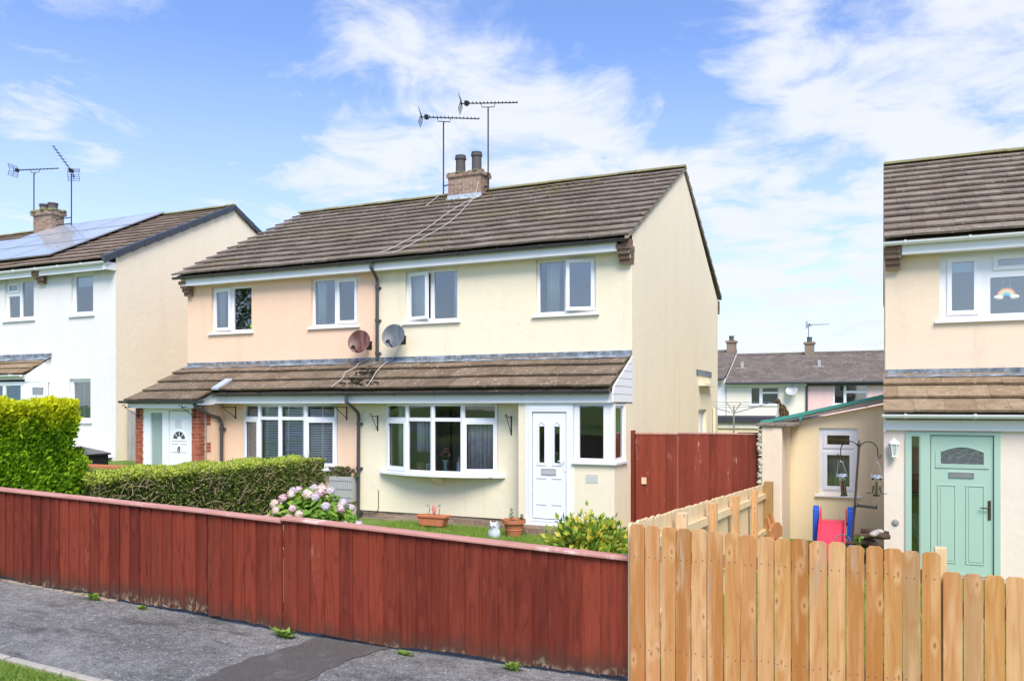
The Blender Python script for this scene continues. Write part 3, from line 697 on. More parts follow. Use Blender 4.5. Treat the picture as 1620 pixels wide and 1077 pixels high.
# chimney on the ridge
ch = brick_part('chimney', cream, [(-10.26,-9.31,18.60,19.10,7.12,7.96),(-10.30,-9.27,18.56,19.14,7.96,8.06)], BRICK_CH, gap=.016)
m = MB()
for i in range(90):
    x, y = rnd.uniform(-10.29,-9.28), rnd.uniform(18.57,19.13); e = min(abs(x+10.3),abs(x+9.02),abs(y-18.55)); m.ball((x,y,8.06+rnd.uniform(0,.015)), (rnd.uniform(.03,.08),rnd.uniform(.03,.07),rnd.uniform(.012,.035)), 7, 4)
m.build('chimney_cap', MOSSY, ch, smooth=True)
POT = plain('dark_clay_pot', (.095,.085,.085), .7, .35, 14)
for x, t in ((-10.03,8.58),(-9.56,8.61)):
    m = MB(); m.lathe([(.14,8.06),(.145,8.12),(.13,8.16),(.125,t-.12),(.15,t-.10),(.15,t-.05),(.13,t-.04),(.14,t),(.105,t),(.095,t-.2)], (x,18.86,0), 18); o = m.build('chimney_pot', POT, ch, smooth=False)
m = MB(); m.box(-10.28,-9.29,18.585,18.598,7.30,7.50); m.face((-10.30,18.28,7.265),(-9.27,18.28,7.265),(-9.27,18.60,7.435),(-10.30,18.60,7.435)); m.build('chimney_flashing', LEADLIGHT, ch)
# small flat hood and lead patch on the gable, near the back
m = MB(); m.box(XR+.001,XR+.16,20.7,22.15,2.56,2.63); m.build('gable_hood', CREAM_LIT, cream)
m = MB(); m.box(XR+.001,XR+.014,20.45,22.4,2.82,2.97); m.build('gable_flashing', LEAD, cream)
m = MB(); m.tube([(XR+.05,22.55,-.4),(XR+.05,22.55,2.0)], .035, 8); m.build('waste_pipe', CREAM_LIT, cream)

# ------------------------------------------------------------ peach house (left half)
peach = thing('house', (-12.5, 14.69, -.12), 'peach rendered semi-detached house with red brick porch piers and wide bow window', 'house')
YQ = 13.25                                                   # porch front
m = MB(); f = FRONT(YU); pL = (-14.51,-13.28,3.78,4.86); pR = (-11.58,-10.33,3.80,4.88)
m.plate(f, XL, XP, 2.5, 5.02, [pL, pR], -.11, 0)
m.plate(FRONT(YW), -13.44, XP, -.42, 2.32, [(-12.80,-10.32,.74,2.12)], -.12, 0)
g_ = RIGHT(-13.44); m.face(g_(13.47,-.3),g_(YW,-.3),g_(YW,2.25),g_(13.47,2.25))
g_ = RIGHT(XL); m.face(g_(YU,-.3),g_(23.3,-.3),g_(23.3,5.0),g_(19.0,RG[1]-.06),g_(YU,5.29)); m.face(g_(13.45,-.3),g_(YU,-.3),g_(YU,2.98),g_(13.45,2.3))
m.face((XL,23.35,-.5),(XP,23.35,-.5),(XP,23.35,5.05),(XL,23.35,5.05))
m.plate(FRONT(YQ+.06), -15.12, -13.64, 1.955, 2.1)
m.build('wall', PEACH, peach); shell(peach, XL+.1, XP-.02, YU+.11, 23.3, -.05, 2.45, 5.0)
brick_part('brick_pier', peach, [(-15.34,-15.12,YQ,YQ+.22,-.3,2.03)], BRICK_RED, bl=.215)
m, c = MB(), MB(); bricks(m, -13.65,-13.44,YQ,YQ+.22,-.3,2.14, c, bl=.215, faces='FR')
h = 2.44/round(2.44/.075)
for i in range(round(2.44/.075)):                            # toothed quoin against the peach return
    if (i % 8) in (2,3,4): m.box(-13.50,-13.437,YQ+.225,YQ+.34,-.3+i*h+.005,-.3+(i+1)*h-.005)
o = m.build('brick_pier', BRICK_RED, peach); c.build('mortar', MORTAR, o)
roof(peach, XL-.10, XP, *EV, *RG, 13, TILE)
eaves(peach, XL+.03, XP-.001, 14.47, 4.90, 5.075); gutter(peach, XL-.14, XP, 14.38, 5.105, GUTTER)
corbel(peach, XL-.03, XL+.20, YU, 5.02, 4)
m = MB(); tiles(m, XL-.02, XP, *LT0, *LT1, 3, .41, .050)
k = (LT1[1]-LT0[1])/(LT1[0]-LT0[0]); tiles(m, XL-.10, -13.22, LT0[0]-.44, LT0[1]-.44*k, LT0[0]+.02, LT0[1]+.02*k, 1, .41, .050)
m.build('lean_to_roof', TILE_LOW, peach)
eaves(peach, -13.30, XP-.001, 13.56, 2.105, 2.27, depth=.38); gutter(peach, -13.16, XP, 13.45, 2.315, GUTTER)
eaves(peach, -15.30, -13.36, 13.03, 2.005, 2.135, depth=.22)
m = MB(); f = RIGHT(-13.30); m.prism([(13.01,2.06),(13.56,2.08),(13.56,2.36),(13.02,2.14)], f, -.02, .0); m.build('verge_board', FASCIA, peach)
gutter(peach, -15.46, -13.02, 12.93, 2.165, GUTTER)
flashing(peach, XL, XP, YU, 3.0, 3.085, 14.45, 2.935)
m = MB(); m.hexa([(-13.20,13.37,LT0[1]+.03),(-13.0,13.37,LT0[1]+.03),(-13.0,13.78,LT0[1]+.235),(-13.20,13.78,LT0[1]+.235),(-13.20,13.37,LT0[1]+.075),(-13.0,13.37,LT0[1]+.075),(-13.0,13.78,LT0[1]+.285),(-13.20,13.78,LT0[1]+.285)]); m.build('roof_valley', LEADLIGHT, peach)
window(peach, FRONT(YU,pL[0],pL[2]), 1.23, 1.08, [(.075,.56,.075,1.005,'s',4),(.64,1.175,.055,1.02,'f')])
window(peach, FRONT(YU,pR[0],pR[2]), 1.25, 1.08, [(.055,.60,.055,1.02,'f'),(.685,1.175,.075,1.005,'s',-.01)])
bowp, ppts = bow(peach, -11.56, 1.24, YW-.02, 13.63, .745, 2.10, 1.79)
m = MB(); m.fbox(FRONT(YW), -12.84, -10.28, 2.098, 2.13, .0, .34); m.build('window_head', FASCIA, peach)
# porch door between the brick piers
f = FRONT(YQ+.05); m = MB()
fr = FRONT(YQ+.03, -14.33, .06)
arcs = []
m.plate(f, -15.12, -13.65, -.02, 2.0, [(-14.90,-14.54,.08,1.90),(-14.345,-13.735,.045,1.955)], -.05, .03, back=True, edge=True)
dr = door_leaf(peach, fr, .58, 1.88, [(.07,.25,1.16,1.175,'l'),(.33,.51,1.16,1.175,'l'),(.07,.25,.98,.995,'l'),(.33,.51,.98,.995,'l'),(.07,.25,.45,.46,'l'),(.33,.51,.45,.46,'l')], UPVC)
m.build('door_frame', UPVC, dr)
m = MB(); m.face((-14.90,YQ+.06,.08),(-14.54,YQ+.06,.08),(-14.54,YQ+.06,1.90),(-14.90,YQ+.06,1.90)); m.build('side_light', FROST, dr)
m = MB(); cx, cz, r = .29, 1.24, .19
for k in range(4):                                           # fanlight of four dark segments
    a0, a1 = math.pi*(k+.10)/4, math.pi*(k+.90)/4
    pts = [(cx+math.cos(a)*r*.92, cz+.02+math.sin(a)*r*.92) for a in (a0,(a0+a1)/2,a1)]+[(cx+math.cos(a)*r*.36, cz+.02+math.sin(a)*r*.36) for a in (a1,a0)]
    m.prism(pts, fr, .001, .004)
m.build('fanlight', plain('dark_glass', (.06,.09,.09), .1, .2, 5, .6), dr)
m = MB(); ar = [math.pi*k/14 for k in range(15)]
m.prism([(cx+math.cos(a)*r*1.12, cz+.01+math.sin(a)*r*1.12) for a in ar]+[(cx+math.cos(a)*r*.97, cz+.01+math.sin(a)*r*.97) for a in reversed(ar)], fr, .001, .012)
m.fbox(fr, cx-r*1.12, cx+r*1.12, cz-.012, cz+.008, .001, .0125); m.build('door_moulding', UPVC, dr)
m = MB(); m.fbox(fr, .272, .308, 1.07, 1.10, .001, .02); m.tube([fr(.29+math.cos(a)*.03,1.03+math.sin(a)*.045,.022) for a in [6.283*k/12 for k in range(13)]], .008, 6); m.build('knocker', IRON, dr)
m = MB(); m.box(-14.16,-13.98,YQ+.026,YQ+.03,1.56,1.75); m.build('number_plate', plain('pale_grey_plate', (.62,.64,.66), .5), dr)
# downpipe of the porch gutter
m = MB(); m.tube([(-13.36,12.93,2.12),(-13.10,12.97,2.15)], .03, 8); downpipe_pts([(-13.30,12.97,2.12),(-13.26,13.0,2.02),(-13.40,13.5,1.86),(-13.39,13.80,1.78),(-13.39,13.86,1.70),(-13.39,13.86,-.2)], m); m.build('downpipe', GUTTER, peach)

# ------------------------------------------------------------ things on and in the pair
def bracket(x, y, z, lab, reach=.24, drop=.26, scroll=False):
    t = thing('hanging_basket_bracket', (x,y,z), lab, 'bracket', 'hanging basket brackets on the two houses')
    m = MB(); m.box(x-.012,x+.012,y-.010,y,z-drop,z+.02); m.build('back_bar', IRON, t)
    m = MB(); m.tube([(x,y-.008,z),(x,y-reach,z+.005)], .008, 6)
    m.tube([(x,y-.008,z-drop+.03),(x,y-reach*.95,z-.005)], .007, 6)
    m.tube([(x,y-reach+.01*math.cos(a)-.02+.03*math.cos(a),z+.02+.035*math.sin(a)) for a in [math.pi*1.5*k/9-1.2 for k in range(10)]], .007, 6); m.build('arm', IRON, t)
bracket(-15.24,YQ,2.02,'black iron bracket on the left brick pier of the peach porch',.38,.24)
bracket(-13.55,YQ,2.02,'black iron bracket on the brick pier right of the peach porch door',.38,.24)
bracket(-13.06,YW,2.02,'black iron bracket between porch downpipe and peach bow window',.42,.26)
bracket(-10.08,YW,2.02,'black iron bracket on peach wall beside the party downpipe',.40,.26)
bracket(-9.32,YW,1.84,'black scrolled iron bracket left of the cream house bow window',.22,.30)
bracket(-6.34,YW,1.84,'black scrolled iron bracket between bow window and white door',.22,.34)
def dish(x, y, z, c, c2, lab, tilt=28, yaw=16):
    t = thing('satellite_dish', (x,YU,z), lab, 'satellite dish')
    M_ = Matrix.Rotation(R(yaw),3,'Z') @ Matrix.Rotation(R(90-tilt+10),3,'X')
    prof = [(.001,0)]+[(r_*.235, .062*r_*r_) for r_ in (.25,.5,.75,.9,1)]+[(.242,.062),(.235,.056)]+[(r_*.23, .062*r_*r_-.006) for r_ in (.9,.75,.5,.25)]+[(.001,-.006)]
    g = G('dish_face'); v = g.co((6,6,.8)); g_m = g.fin(g.mix(g.rng(g.noise(v,1.2,6,.65),.42,.62), c, c2), .45, None, spec=.4)
    m = MB(); i0 = 0; m.lathe(prof, (0,0,0), 28)
    m.v = [tuple(Vector((x,y,z))+M_ @ Vector((p[0]*1.0,p[1]*1.08,p[2]))) for p in m.v]; m.build('reflector', g_m, t, smooth=True)
    nrm = M_ @ Vector((0,0,1)); lo = Vector((x,y,z))+M_ @ Vector((0,-.245,.05)); ln = Vector((x,y,z))+nrm*.30+M_ @ Vector((-.03,-.22,0))
    m = MB(); m.tube([lo, ln], .013, 8); m.build('arm', IRON, t)
    m = MB(); ax = (Vector((x,y,z))-ln).normalized(); m.tube([ln-ax*.05, ln+ax*.04], [.026,.032], 10); m.box(ln.x-.03,ln.x+.03,ln.y-.03,ln.y+.03,ln.z-.035,ln.z); m.build('receiver', IRON, t)
    m = MB(); m.tube([Vector((x,y,z)), (x+.02,YU-.10,z-.05), (x+.02,YU,z-.05)], .02, 8); m.box(x-.05,x+.09,YU-.012,YU-.0005,z-.13,z+.05); m.build('mount', IRON, t)
dish(-10.05,14.37,3.39,(.085,.026,.018),(.19,.095,.075),'rusty red brown satellite dish on the peach wall left of the downpipe')
dish(-9.20,14.37,3.48,(.085,.10,.115),(.13,.15,.17),'grey satellite dish on the cream wall right of the downpipe')
WIRE = plain('white_cable', (.55,.53,.49), .6)
def cable(pts, lab, r=.008, name='cable'):
    cu = MB(); P_ = [Vector(p) for p in pts]; out = []
    for i in range(len(P_)-1):
        a, b, c, d = P_[max(i-1,0)], P_[i], P_[i+1], P_[min(i+2,len(P_)-1)]
        for t in [k/6 for k in range(6)]:
            out.append(.5*((2*b)+(c-a)*t+(2*a-5*b+4*c-d)*t*t+(3*b-a-3*c+d)*t**3))
    out.append(P_[-1]); cu.tube(out, r, 6); return tag(cu.build(name, WIRE, smooth=True), lab, 'cable')
def rz(p, base, top, off=.085): k = (top[1]-base[1])/(top[0]-base[0]); return (p[0], p[1], base[1]+k*(p[1]-base[0])+off)
cable([(-9.36,18.56,7.75)]+[rz(p,EV,RG) for p in ((-9.36,18.35),(-9.15,17.5),(-8.98,16.8),(-8.88,15.9),(-9.0,14.96),(-9.09,14.45),(-9.22,14.30))], 'white cable sagging from the chimney to the gutter, the right one of the crossing pair')
cable([rz(p,EV,RG) for p in ((-9.20,18.3),(-9.36,17.8),(-9.38,16.9),(-9.28,15.7),(-9.39,14.7),(-9.57,14.34))], 'white cable on the roof from under the chimney to the party downpipe')
cable([rz(p,EV,RG) for p in ((-10.72,19.0),(-10.64,18.5),(-10.53,17.93))], 'short white cable below the ridge left of the chimney')
cable([(-10.0,14.60,3.25),(-10.05,14.64,3.06)]+[rz(p,LT0,LT1,.085) for p in ((-10.10,14.4),(-10.05,14.2),(-10.14,14.0),(-10.03,13.75),(-10.02,13.6),(-10.03,13.36))], 'white cable from the rusty dish down the lean-to tiles')
cable([(-9.2,14.6,3.35),(-9.40,14.64,3.05)]+[rz(p,LT0,LT1,.085) for p in ((-9.42,14.4),(-9.38,14.0),(-9.24,13.6),(-9.18,13.36))], 'white cable from the grey dish down the lean-to tiles')
MOSS = plain('moss', (.030,.028,.014), .95, .5, 30)
def moss(x0, x1, s0, s1, n, base, top, lab, mat=MOSS, big=.05):
    m = MB()
    for _ in range(n):
        x, y = rnd.gauss((x0+x1)/2,(x1-x0)/4), rnd.gauss((s0+s1)/2,(s1-s0)/4); p = rz((x,y),base,top,.058); b = rnd.uniform(.35,1)*big
        m.ball(p, (b*rnd.uniform(.8,1.8),b,b*.35), 7, 4)
    stuff(m.build('moss', mat, smooth=True), lab, 'moss')
moss(-9.95,-9.35,13.55,14.25,70,LT0,LT1,'dark moss clump on the lean-to tiles between the two dish cables')
moss(-10.0,-9.0,13.42,13.62,45,LT0,LT1,'row of dark moss along the lean-to eave above the downpipe',big=.035)
YM = plain('yellow_moss', (.23,.17,.045), .95, .5, 30)
moss(-11.4,-8.6,18.0,18.9,110,EV,RG,'yellow brown moss on the roof around the foot of the chimney',YM,.030)
moss(-8.0,-6.2,17.9,18.8,90,EV,RG,'yellow brown moss below the ridge right of the chimney',YM,.030)
def aerial(base, top, boom0, boom1, lab, rod=.24, n=15, vert=False, kind='yagi', name='tv_aerial', brk=None):
    t = thing(name, base, lab, 'aerial'); r = .019
    m = MB(); m.tube([base, top], r, 8); m.build('mast', IRON, t)
    b0, b1 = Vector(boom0), Vector(boom1); d = (b1-b0).normalized(); side = d.cross(Vector((0,0,1))).normalized(); el = Vector((0,0,1)) if vert else side
    m = MB(); m.tube([b0, b1], .014, 6); mid = Vector(top)
    j = b0.lerp(b1, max(.1,min(.9,(mid-b0).dot(d)/(b1-b0).length)))
    m.tube([j-d*.18, j-d*.16-Vector((0,0,.10)), j+d*.16-Vector((0,0,.10)), j+d*.18], .011, 6); m.tube([mid-Vector((0,0,.05)), j-Vector((0,0,.10))], .018, 6); m.build('boom', IRON, t)
    m = MB()
    for i in range(n):
        c = b0.lerp(b1, .10+.90*i/(n-1)); m.tube([c-el*rod*(.55-.015*i)+Vector((0,0,.012)), c+el*rod*(.55-.015*i)+Vector((0,0,.012))], .0065, 5)
        m.box(c.x-.012,c.x+.012,c.y-.012,c.y+.012,c.z-.01,c.z+.03)
    m.build('elements', IRON, t)
    m = MB(); c = b0+d*.04
    for s_ in (-1,1):
        for k in range(1,5): q = c - d*(-.02+.02*k) + Vector((0,0,s_*.05*k)); m.tube([q-side*.22, q+side*.22], .007, 5)
        for q in (-.2,0,.2): m.tube([c+side*q, c-d*.06+side*q+Vector((0,0,s_*.2))], .007, 5)
    m.build('reflector', IRON, t)
    m = MB(); c = b0+d*.17; m.box(c.x-.04,c.x+.04,c.y-.05,c.y+.05,c.z-.05,c.z+.06); m.build('dipole_box', IRON, t)
    if brk:
        m = MB()
        for z in brk[1]: m.tube([(base[0],base[1],z),(brk[0],base[1],z)], .016, 6)
        m.build('wall_bracket', IRON, t)
aerial((-10.62,19.0,7.55),(-10.62,19.0,9.58),(-11.22,18.80,9.75),(-9.78,19.42,9.69),'thin lower tv aerial on the left of the middle chimney',brk=(-10.27,(7.62,7.90)))
aerial((-9.20,18.8,7.4),(-9.20,18.8,9.66),(-9.86,18.50,9.80),(-8.50,19.05,9.80),'taller tv aerial on the right of the middle chimney',brk=(-9.33,(7.68,7.95)))
# curtains and blinds
I1 = FRONT(YU+.19)
curtain(I1,-9.03,-8.76,3.82,4.84,0,CURTAIN_W,'white curtain at the left of the cream house upper left window',waves=4)
curtain(I1,-8.06,-7.92,3.82,4.84,0,CURTAIN_W,'narrow pale curtain at the right of the cream house upper left window',waves=2)
curtain(I1,-5.98,-5.72,3.82,4.86,0,CURTAIN_G,'pale curtain hanging in the cream house upper right window',waves=4)
curtain(I1,-14.42,-14.27,3.8,4.84,0,CURTAIN_W,'pale curtain at the left of the peach house upper left window',waves=3)
curtain(I1,-11.54,-11.30,3.8,4.84,0,CURTAIN_W,'pale curtain at the left of the peach house upper right window',waves=3)
m = MB(); m.lathe([(.03,0),(.045,.03),(.04,.10),(.02,.14)],(-13.40,YU+.14,3.86),12)
tag(m.build('bottle', plain('lime_plastic',(.42,.75,.05),.3), smooth=True), 'lime green bottle inside the peach upper left window', 'bottle')
BLIND = plain('white_slats', (.88,.89,.9), .45)
def blind(a, b, z0, z1, lab, tapes=(.3,)):
    t = thing('venetian_blind', ((a.x+b.x)/2,(a.y+b.y)/2+.12,z1), lab, 'blind', 'venetian blinds in the peach bow window')
    U = (b-a); w = U.length; U.normalize(); N_ = U.cross(Vector((0,0,1))); fr = F((a.x,a.y,0), U, (0,0,1), N_)
    m = MB(); n = int((z1-z0)/.052)
    for i in range(n):
        z = z0+i*.052; m.hexa([fr(.07,z,-.085),fr(w-.07,z,-.085),fr(w-.07,z+.031,-.122),fr(.07,z+.031,-.122),fr(.07,z+.003,-.085),fr(w-.07,z+.003,-.085),fr(w-.07,z+.034,-.122),fr(.07,z+.034,-.122)])
    m.build('slats', BLIND, t); m = MB()
    for q in tapes: m.fbox(fr, w*q-.012, w*q+.012, z0, z1, -.082, -.080)
    m.build('tapes', BLIND, t)
    m = MB(); m.fbox(fr, .06, w-.06, z1, z1+.05, -.155, -.10); m.build('head_rail', BLIND, t)
for i, (lab, tp) in enumerate((('white venetian blind behind the narrow leftmost light of the peach bow window',(.75,)),('white venetian blind behind the second light of the peach bow window',(.3,)),
                  ('white venetian blind behind the third light of the peach bow window',(.27,.82)),('white venetian blind behind the rightmost light of the peach bow window',(.52,)))):
    blind(ppts[i], ppts[i+1], .80, 2.03, lab, tp)
B_ = lambda i: (lambda a,b: F((a.x,a.y,0),(b-a).normalized(),(0,0,1),(b-a).normalized().cross(Vector((0,0,1)))))(bpts[i],bpts[i+1])
curtain(B_(0),.22,.58,.80,2.05,-.14,CURTAIN_G,'pale green curtain in the leftmost light of the cream bow window',waves=5)
LACE = plain('grey_lace', (.60,.61,.64), .9, .5, 9)
curtain(B_(3),.08,.60,.80,1.80,-.16,LACE,'grey lace curtain in the rightmost light of the cream bow window',waves=4)
curtain(B_(1),.05,.45,1.15,1.76,-.22,CURTAIN_W,'white cloth draped behind the second light of the cream bow window',waves=2,amp=.06,cat='cloth',name='draped_cloth')
m = MB(); m.box(-9.06,-6.66,13.78,14.16,.705,.742); m.build('window_board', UPVC, cream)
zb = .742
vs = thing('flower_vase', (-7.70,13.86,zb), 'pale green vase of pink flowers on the cream bow window board', 'vase')
m = MB(); m.lathe([(.045,0),(.05,.02),(.035,.10),(.03,.16),(.06,.24),(.075,.27),(.065,.27),(.03,.17)],(-7.70,13.86,zb),16); m.build('vase', plain('pale_green_glaze',(.45,.65,.58),.25), vs, smooth=True)
PINK = leaf('pink_petal', [(0,(.65,.14,.22)),(.5,(.78,.35,.40)),(1,(.85,.75,.62))], .3); GREEN = leaf('house_leaf', [(0,(.05,.12,.02)),(1,(.16,.28,.05))], .2)
def sprig(m, c, r, n, size):
    for _ in range(n):
        d = Vector((rnd.gauss(0,1),rnd.gauss(0,1),rnd.gauss(0,1))).normalized(); p = Vector(c)+d*r*rnd.uniform(.5,1); u = d.orthogonal().normalized()*size; w = d.cross(u); u += d*size*.3
        m.face(p-w*.5, p+u*.6, p+w*.5, p-u*.6)
m = MB(); [sprig(m,(-7.70+rnd.uniform(-.09,.12),13.84,zb+.36+rnd.uniform(-.05,.12)),.045,24,.03) for _ in range(7)]; m.build('flowers', PINK, vs)
m = MB(); sprig(m,(-7.72,13.86,zb+.33),.10,90,.04); m.build('leaves', GREEN, vs)
fg = thing('figurine', (-7.40,13.84,zb), 'slim white lady figurine on the cream bow window board', 'figurine')
m = MB(); m.lathe([(.062,0),(.06,.01),(.045,.08),(.030,.18),(.034,.22),(.022,.255),(.012,.27)],(-7.40,13.84,zb),14); m.ball((-7.40,13.84,zb+.295),(.022,.022,.028)); m.tube([(-7.43,13.83,zb+.22),(-7.42,13.80,zb+.16),(-7.40,13.795,zb+.18)],.010,6); m.build('figure', plain('white_porcelain',(.78,.79,.80),.2), fg, smooth=True)
bk = thing('wicker_basket', (-8.25,13.9,zb), 'straw coloured basket on the cream bow window board', 'basket')
m = MB(); m.lathe([(.085,0),(.09,.01),(.115,.19),(.12,.20),(.105,.20),(.08,.03)],(-8.25,13.9,zb),16); m.build('body', plain('straw',(.42,.31,.13),.8,.3,40), bk); m = MB(); m.tube([(-8.25+.11*math.cos(a),13.9,zb+.20+.12*math.sin(a)) for a in [math.pi*k/10 for k in range(11)]],.008,6); m.build('handle', plain('straw_handle',(.36,.26,.11),.8), bk)
pf = thing('photo_frame', (-8.06,13.86,zb), 'small white picture frame on the cream bow window board', 'frame')
m = MB(); m.plate(FRONT(13.86), -8.13,-7.99,zb,zb+.18,[(-8.11,-8.01,zb+.02,zb+.16)],-.012,.004,back=True,edge=True); m.build('frame', UPVC, pf); m = MB(); m.box(-8.11,-8.01,13.865,13.87,zb+.02,zb+.16); m.build('picture', plain('grey_picture',(.35,.40,.38),.6,.6,30), pf)
m = MB(); m.plate(FRONT(14.2), -4.62,-4.28,1.42,1.86,[(-4.58,-4.32,1.46,1.82)],-.02,.0,back=True,edge=True); wp = thing('picture', (-4.45,14.2,1.42), 'framed picture inside the porch window of the cream house', 'picture'); m.build('frame', BROWNWOOD, wp); m = MB(); m.box(-4.58,-4.32,14.205,14.21,1.46,1.82); m.build('print', plain('blue_print',(.30,.42,.48),.5,.4,8), wp)
np_ = MB(); np_.box(-4.74,-4.52,YP-.006,YP-.0005,.70,.85); tag(np_.build('number_plate', plain('blurred_plate',(.55,.55,.52),.6)), 'blank pale grey plate on the cream wall right of the white door', 'plate')
tr = [(-9.30,.35),(-9.30,-.02),(-9.33,-.10),(-9.45,-.14),(-9.70,-.13)]
m = MB(); m.tube([(x,YW-.008,z) for x,z in tr], .007, 6); tag(m.build('thin_cable', IRON), 'thin dark cable on the cream wall above the plinth by the downpipe', 'cable')

# ------------------------------------------------------------ boarded gate, panel and rendered pier between the houses
def boards(m, fr, u0, u1, v0, v1, bw, topf=None, lap=True, jv=.004, botf=None):
    """overlapping feather-edge boards on frame fr; top and bottom may be functions of u"""
    u = u0
    while u < u1-.01:
        w = min(bw*rnd.uniform(.92,1.08), u1-u)
        if u1-(u+w) < bw*.35: w = u1-u
        t = rnd.uniform(-jv,jv); a, b = u, u+w+(.012 if u+w < u1-.01 else 0)
        z = [(botf(k) if botf else v0)+rnd.uniform(-.006,.01) for k in (a,b)]; zt = [(topf(k) if topf else v1)+t for k in (a,b)]
        k = rnd.uniform(-.0025,.0025)
        m.hexa([fr(a,z[0],.008+k),fr(b,z[1],.020+k),fr(b,z[1],.002),fr(a,z[0],-.002),fr(a,zt[0],.008+k),fr(b,zt[1],.020+k),fr(b,zt[1],.002),fr(a,zt[0],-.002)])
        u += w
YG = 14.66
t = thing('fence_post', (-4.20,YG,-.45), 'dark red square gate post against the cream gable', 'post')
m = MB(); m.box(-4.255,-4.155,YG-.06,YG+.05,-.5,1.60); m.build('post', RED, t, bevel=.006)
t = thing('garden_gate', (-3.75,YG,-.42), 'narrow red stained board gate beside the cream house gable', 'gate')
m = MB(); boards(m, FRONT(YG), -4.14, -3.360, -.40, 1.535, .135); m.build('boards', RED_WORN, t)
m = MB(); m.box(-4.15,-3.362,YG-.025,YG+.045,1.533,1.56); m.build('capping', REDCAP, t)
m = MB(); m.box(-4.10,-3.40,YG+.003,YG+.04,.1,.2); m.box(-4.10,-3.40,YG+.003,YG+.04,1.2,1.3); m.build('rail', RED, t)
m = MB(); m.box(-4.02,-3.93,YG-.045,YG-.022,.62,.74); m.build('latch', PINE_PALE, t)
t = thing('board_fence', (-2.6,YG,-.45), 'wide red board panel with worn patches, between the gate and the rendered pier', 'fence')
m = MB(); boards(m, FRONT(YG+.01), -3.357, -1.95, -.45, 1.55, .135); m.build('boards', RED_WORN, t)
m = MB(); m.box(-3.36,-1.95,YG-.015,YG+.055,1.548,1.575); m.build('capping', REDCAP, t)
m = MB(); m.box(-3.34,-1.96,YG+.013,YG+.05,.1,.2); m.box(-3.34,-1.96,YG+.013,YG+.05,1.2,1.3); m.build('rail', RED, t)
t = thing('wall_pier', (-1.73,14.75,-.5), 'sand rendered garden wall pier with a broken mossy edge beside the red panel', 'wall')
m = MB(); m.box(-1.89,-1.55,14.55,15.93,-.6,1.70); m.build('render', SAND, t, bevel=.02)
m = MB()
for i in range(420):
    z = rnd.uniform(-.5,1.68); m.ball((-1.915+rnd.uniform(-.02,.025),14.57+rnd.uniform(-.02,.25),z),(rnd.uniform(.012,.05),rnd.uniform(.01,.04),rnd.uniform(.012,.05)),6,4)
g = G('rubble'); v = g.co(); m.build('broken_edge', g.fin(g.ramp(g.noise(v,14,5,.7),[(.32,(.16,.15,.08)),(.5,(.55,.50,.36)),(.7,(.70,.66,.50))]),.95,g.noise(v,60,3),.6,.01), t)
m = MB(); x = -1.97
while x < -1.50: m.box(x, x+.15, 14.50+rnd.uniform(-.02,.02), 15.93, 1.702, 1.735+rnd.uniform(0,.02)); x += .156
m.build('coping', plain('slate_coping',(.22,.18,.14),.9,.4,14), t, bevel=.006)

# ------------------------------------------------------------ yellow outbuilding with the green-edged roof
outb = thing('outbuilding', (-.85,16,-.55), 'low yellow rendered lean-to outbuilding with a green edged sloping roof', 'shed')
m = MB(); f = FRONT(16.0); WO = (-1.05,-.40,.44,1.65)
m.plate(f, -1.90, .03, -.7, 1.66, [WO], -.10, 0); m.face(f(-1.90,1.66),f(.03,1.66),f(.03,2.08),f(-1.90,1.665))
m.face((-1.90,16,-.7),(-1.90,19.5,-.7),(-1.90,19.5,1.665),(-1.90,16,1.665)); m.face((-1.9,19.5,-.7),(.03,19.5,-.7),(.03,19.5,2.08),(-1.9,19.5,1.66)); m.build('wall', BUFF, outb)
m = MB(); zr_ = lambda x: 1.76+(x+1.95)*.235
m.hexa([(-2.0,15.80,zr_(-2.0)-.06),(.03,15.80,zr_(.03)-.11),(.03,19.6,zr_(.03)-.11),(-2.0,19.6,zr_(-2.0)-.06),(-2.0,15.80,zr_(-2.0)),(.03,15.80,zr_(.03)),(.03,19.6,zr_(.03)),(-2.0,19.6,zr_(-2.0))]); m.build('roof_slab', plain('stained_board',(.34,.31,.25),.9,.45,10), outb)
GRN = plain('green_felt', (.06,.30,.24), .6, .25, 9)
m = MB(); n = 14
for i in range(n):
    a, b = -2.03+2.06*i/n, -2.03+2.06*(i+1)/n; j = rnd.uniform(-.008,.008)
    m.hexa([(a,15.775,zr_(a)-.028+j),(b,15.775,zr_(b)-.028+j),(b,19.6,zr_(b)+.004),(a,19.6,zr_(a)+.004),(a,15.775,zr_(a)+.03),(b,15.775,zr_(b)+.03),(b,19.6,zr_(b)+.03),(a,19.6,zr_(a)+.03)])
m.tube([(-2.03,15.78,zr_(-2.03)+.0),(-2.03,19.6,zr_(-2.03)+.0)],.045,8)
m.prism([(-1.42,zr_(-1.42)-.02),(-1.28,zr_(-1.28)-.02),(-1.36,zr_(-1.36)-.12)], FRONT(15.79), 0, .006); m.build('roof_felt', GRN, outb)
window(outb, FRONT(16,WO[0],WO[2]), .65, 1.21, [(.09,.56,.86,1.12,'s',.01),(.09,.56,.10,.76,'s',.01)], setb=.05)
curtain(FRONT(16.25),-1.0,-.45,.45,1.25,0,CURTAIN_G,'greenish net curtain behind the outbuilding window',waves=6)
m = MB(); m.face((-1.9,17.5,-.6),(.03,17.5,-.6),(.03,17.5,2),(-1.9,17.5,1.6)); m.build('interior', ROOMWALL, outb)

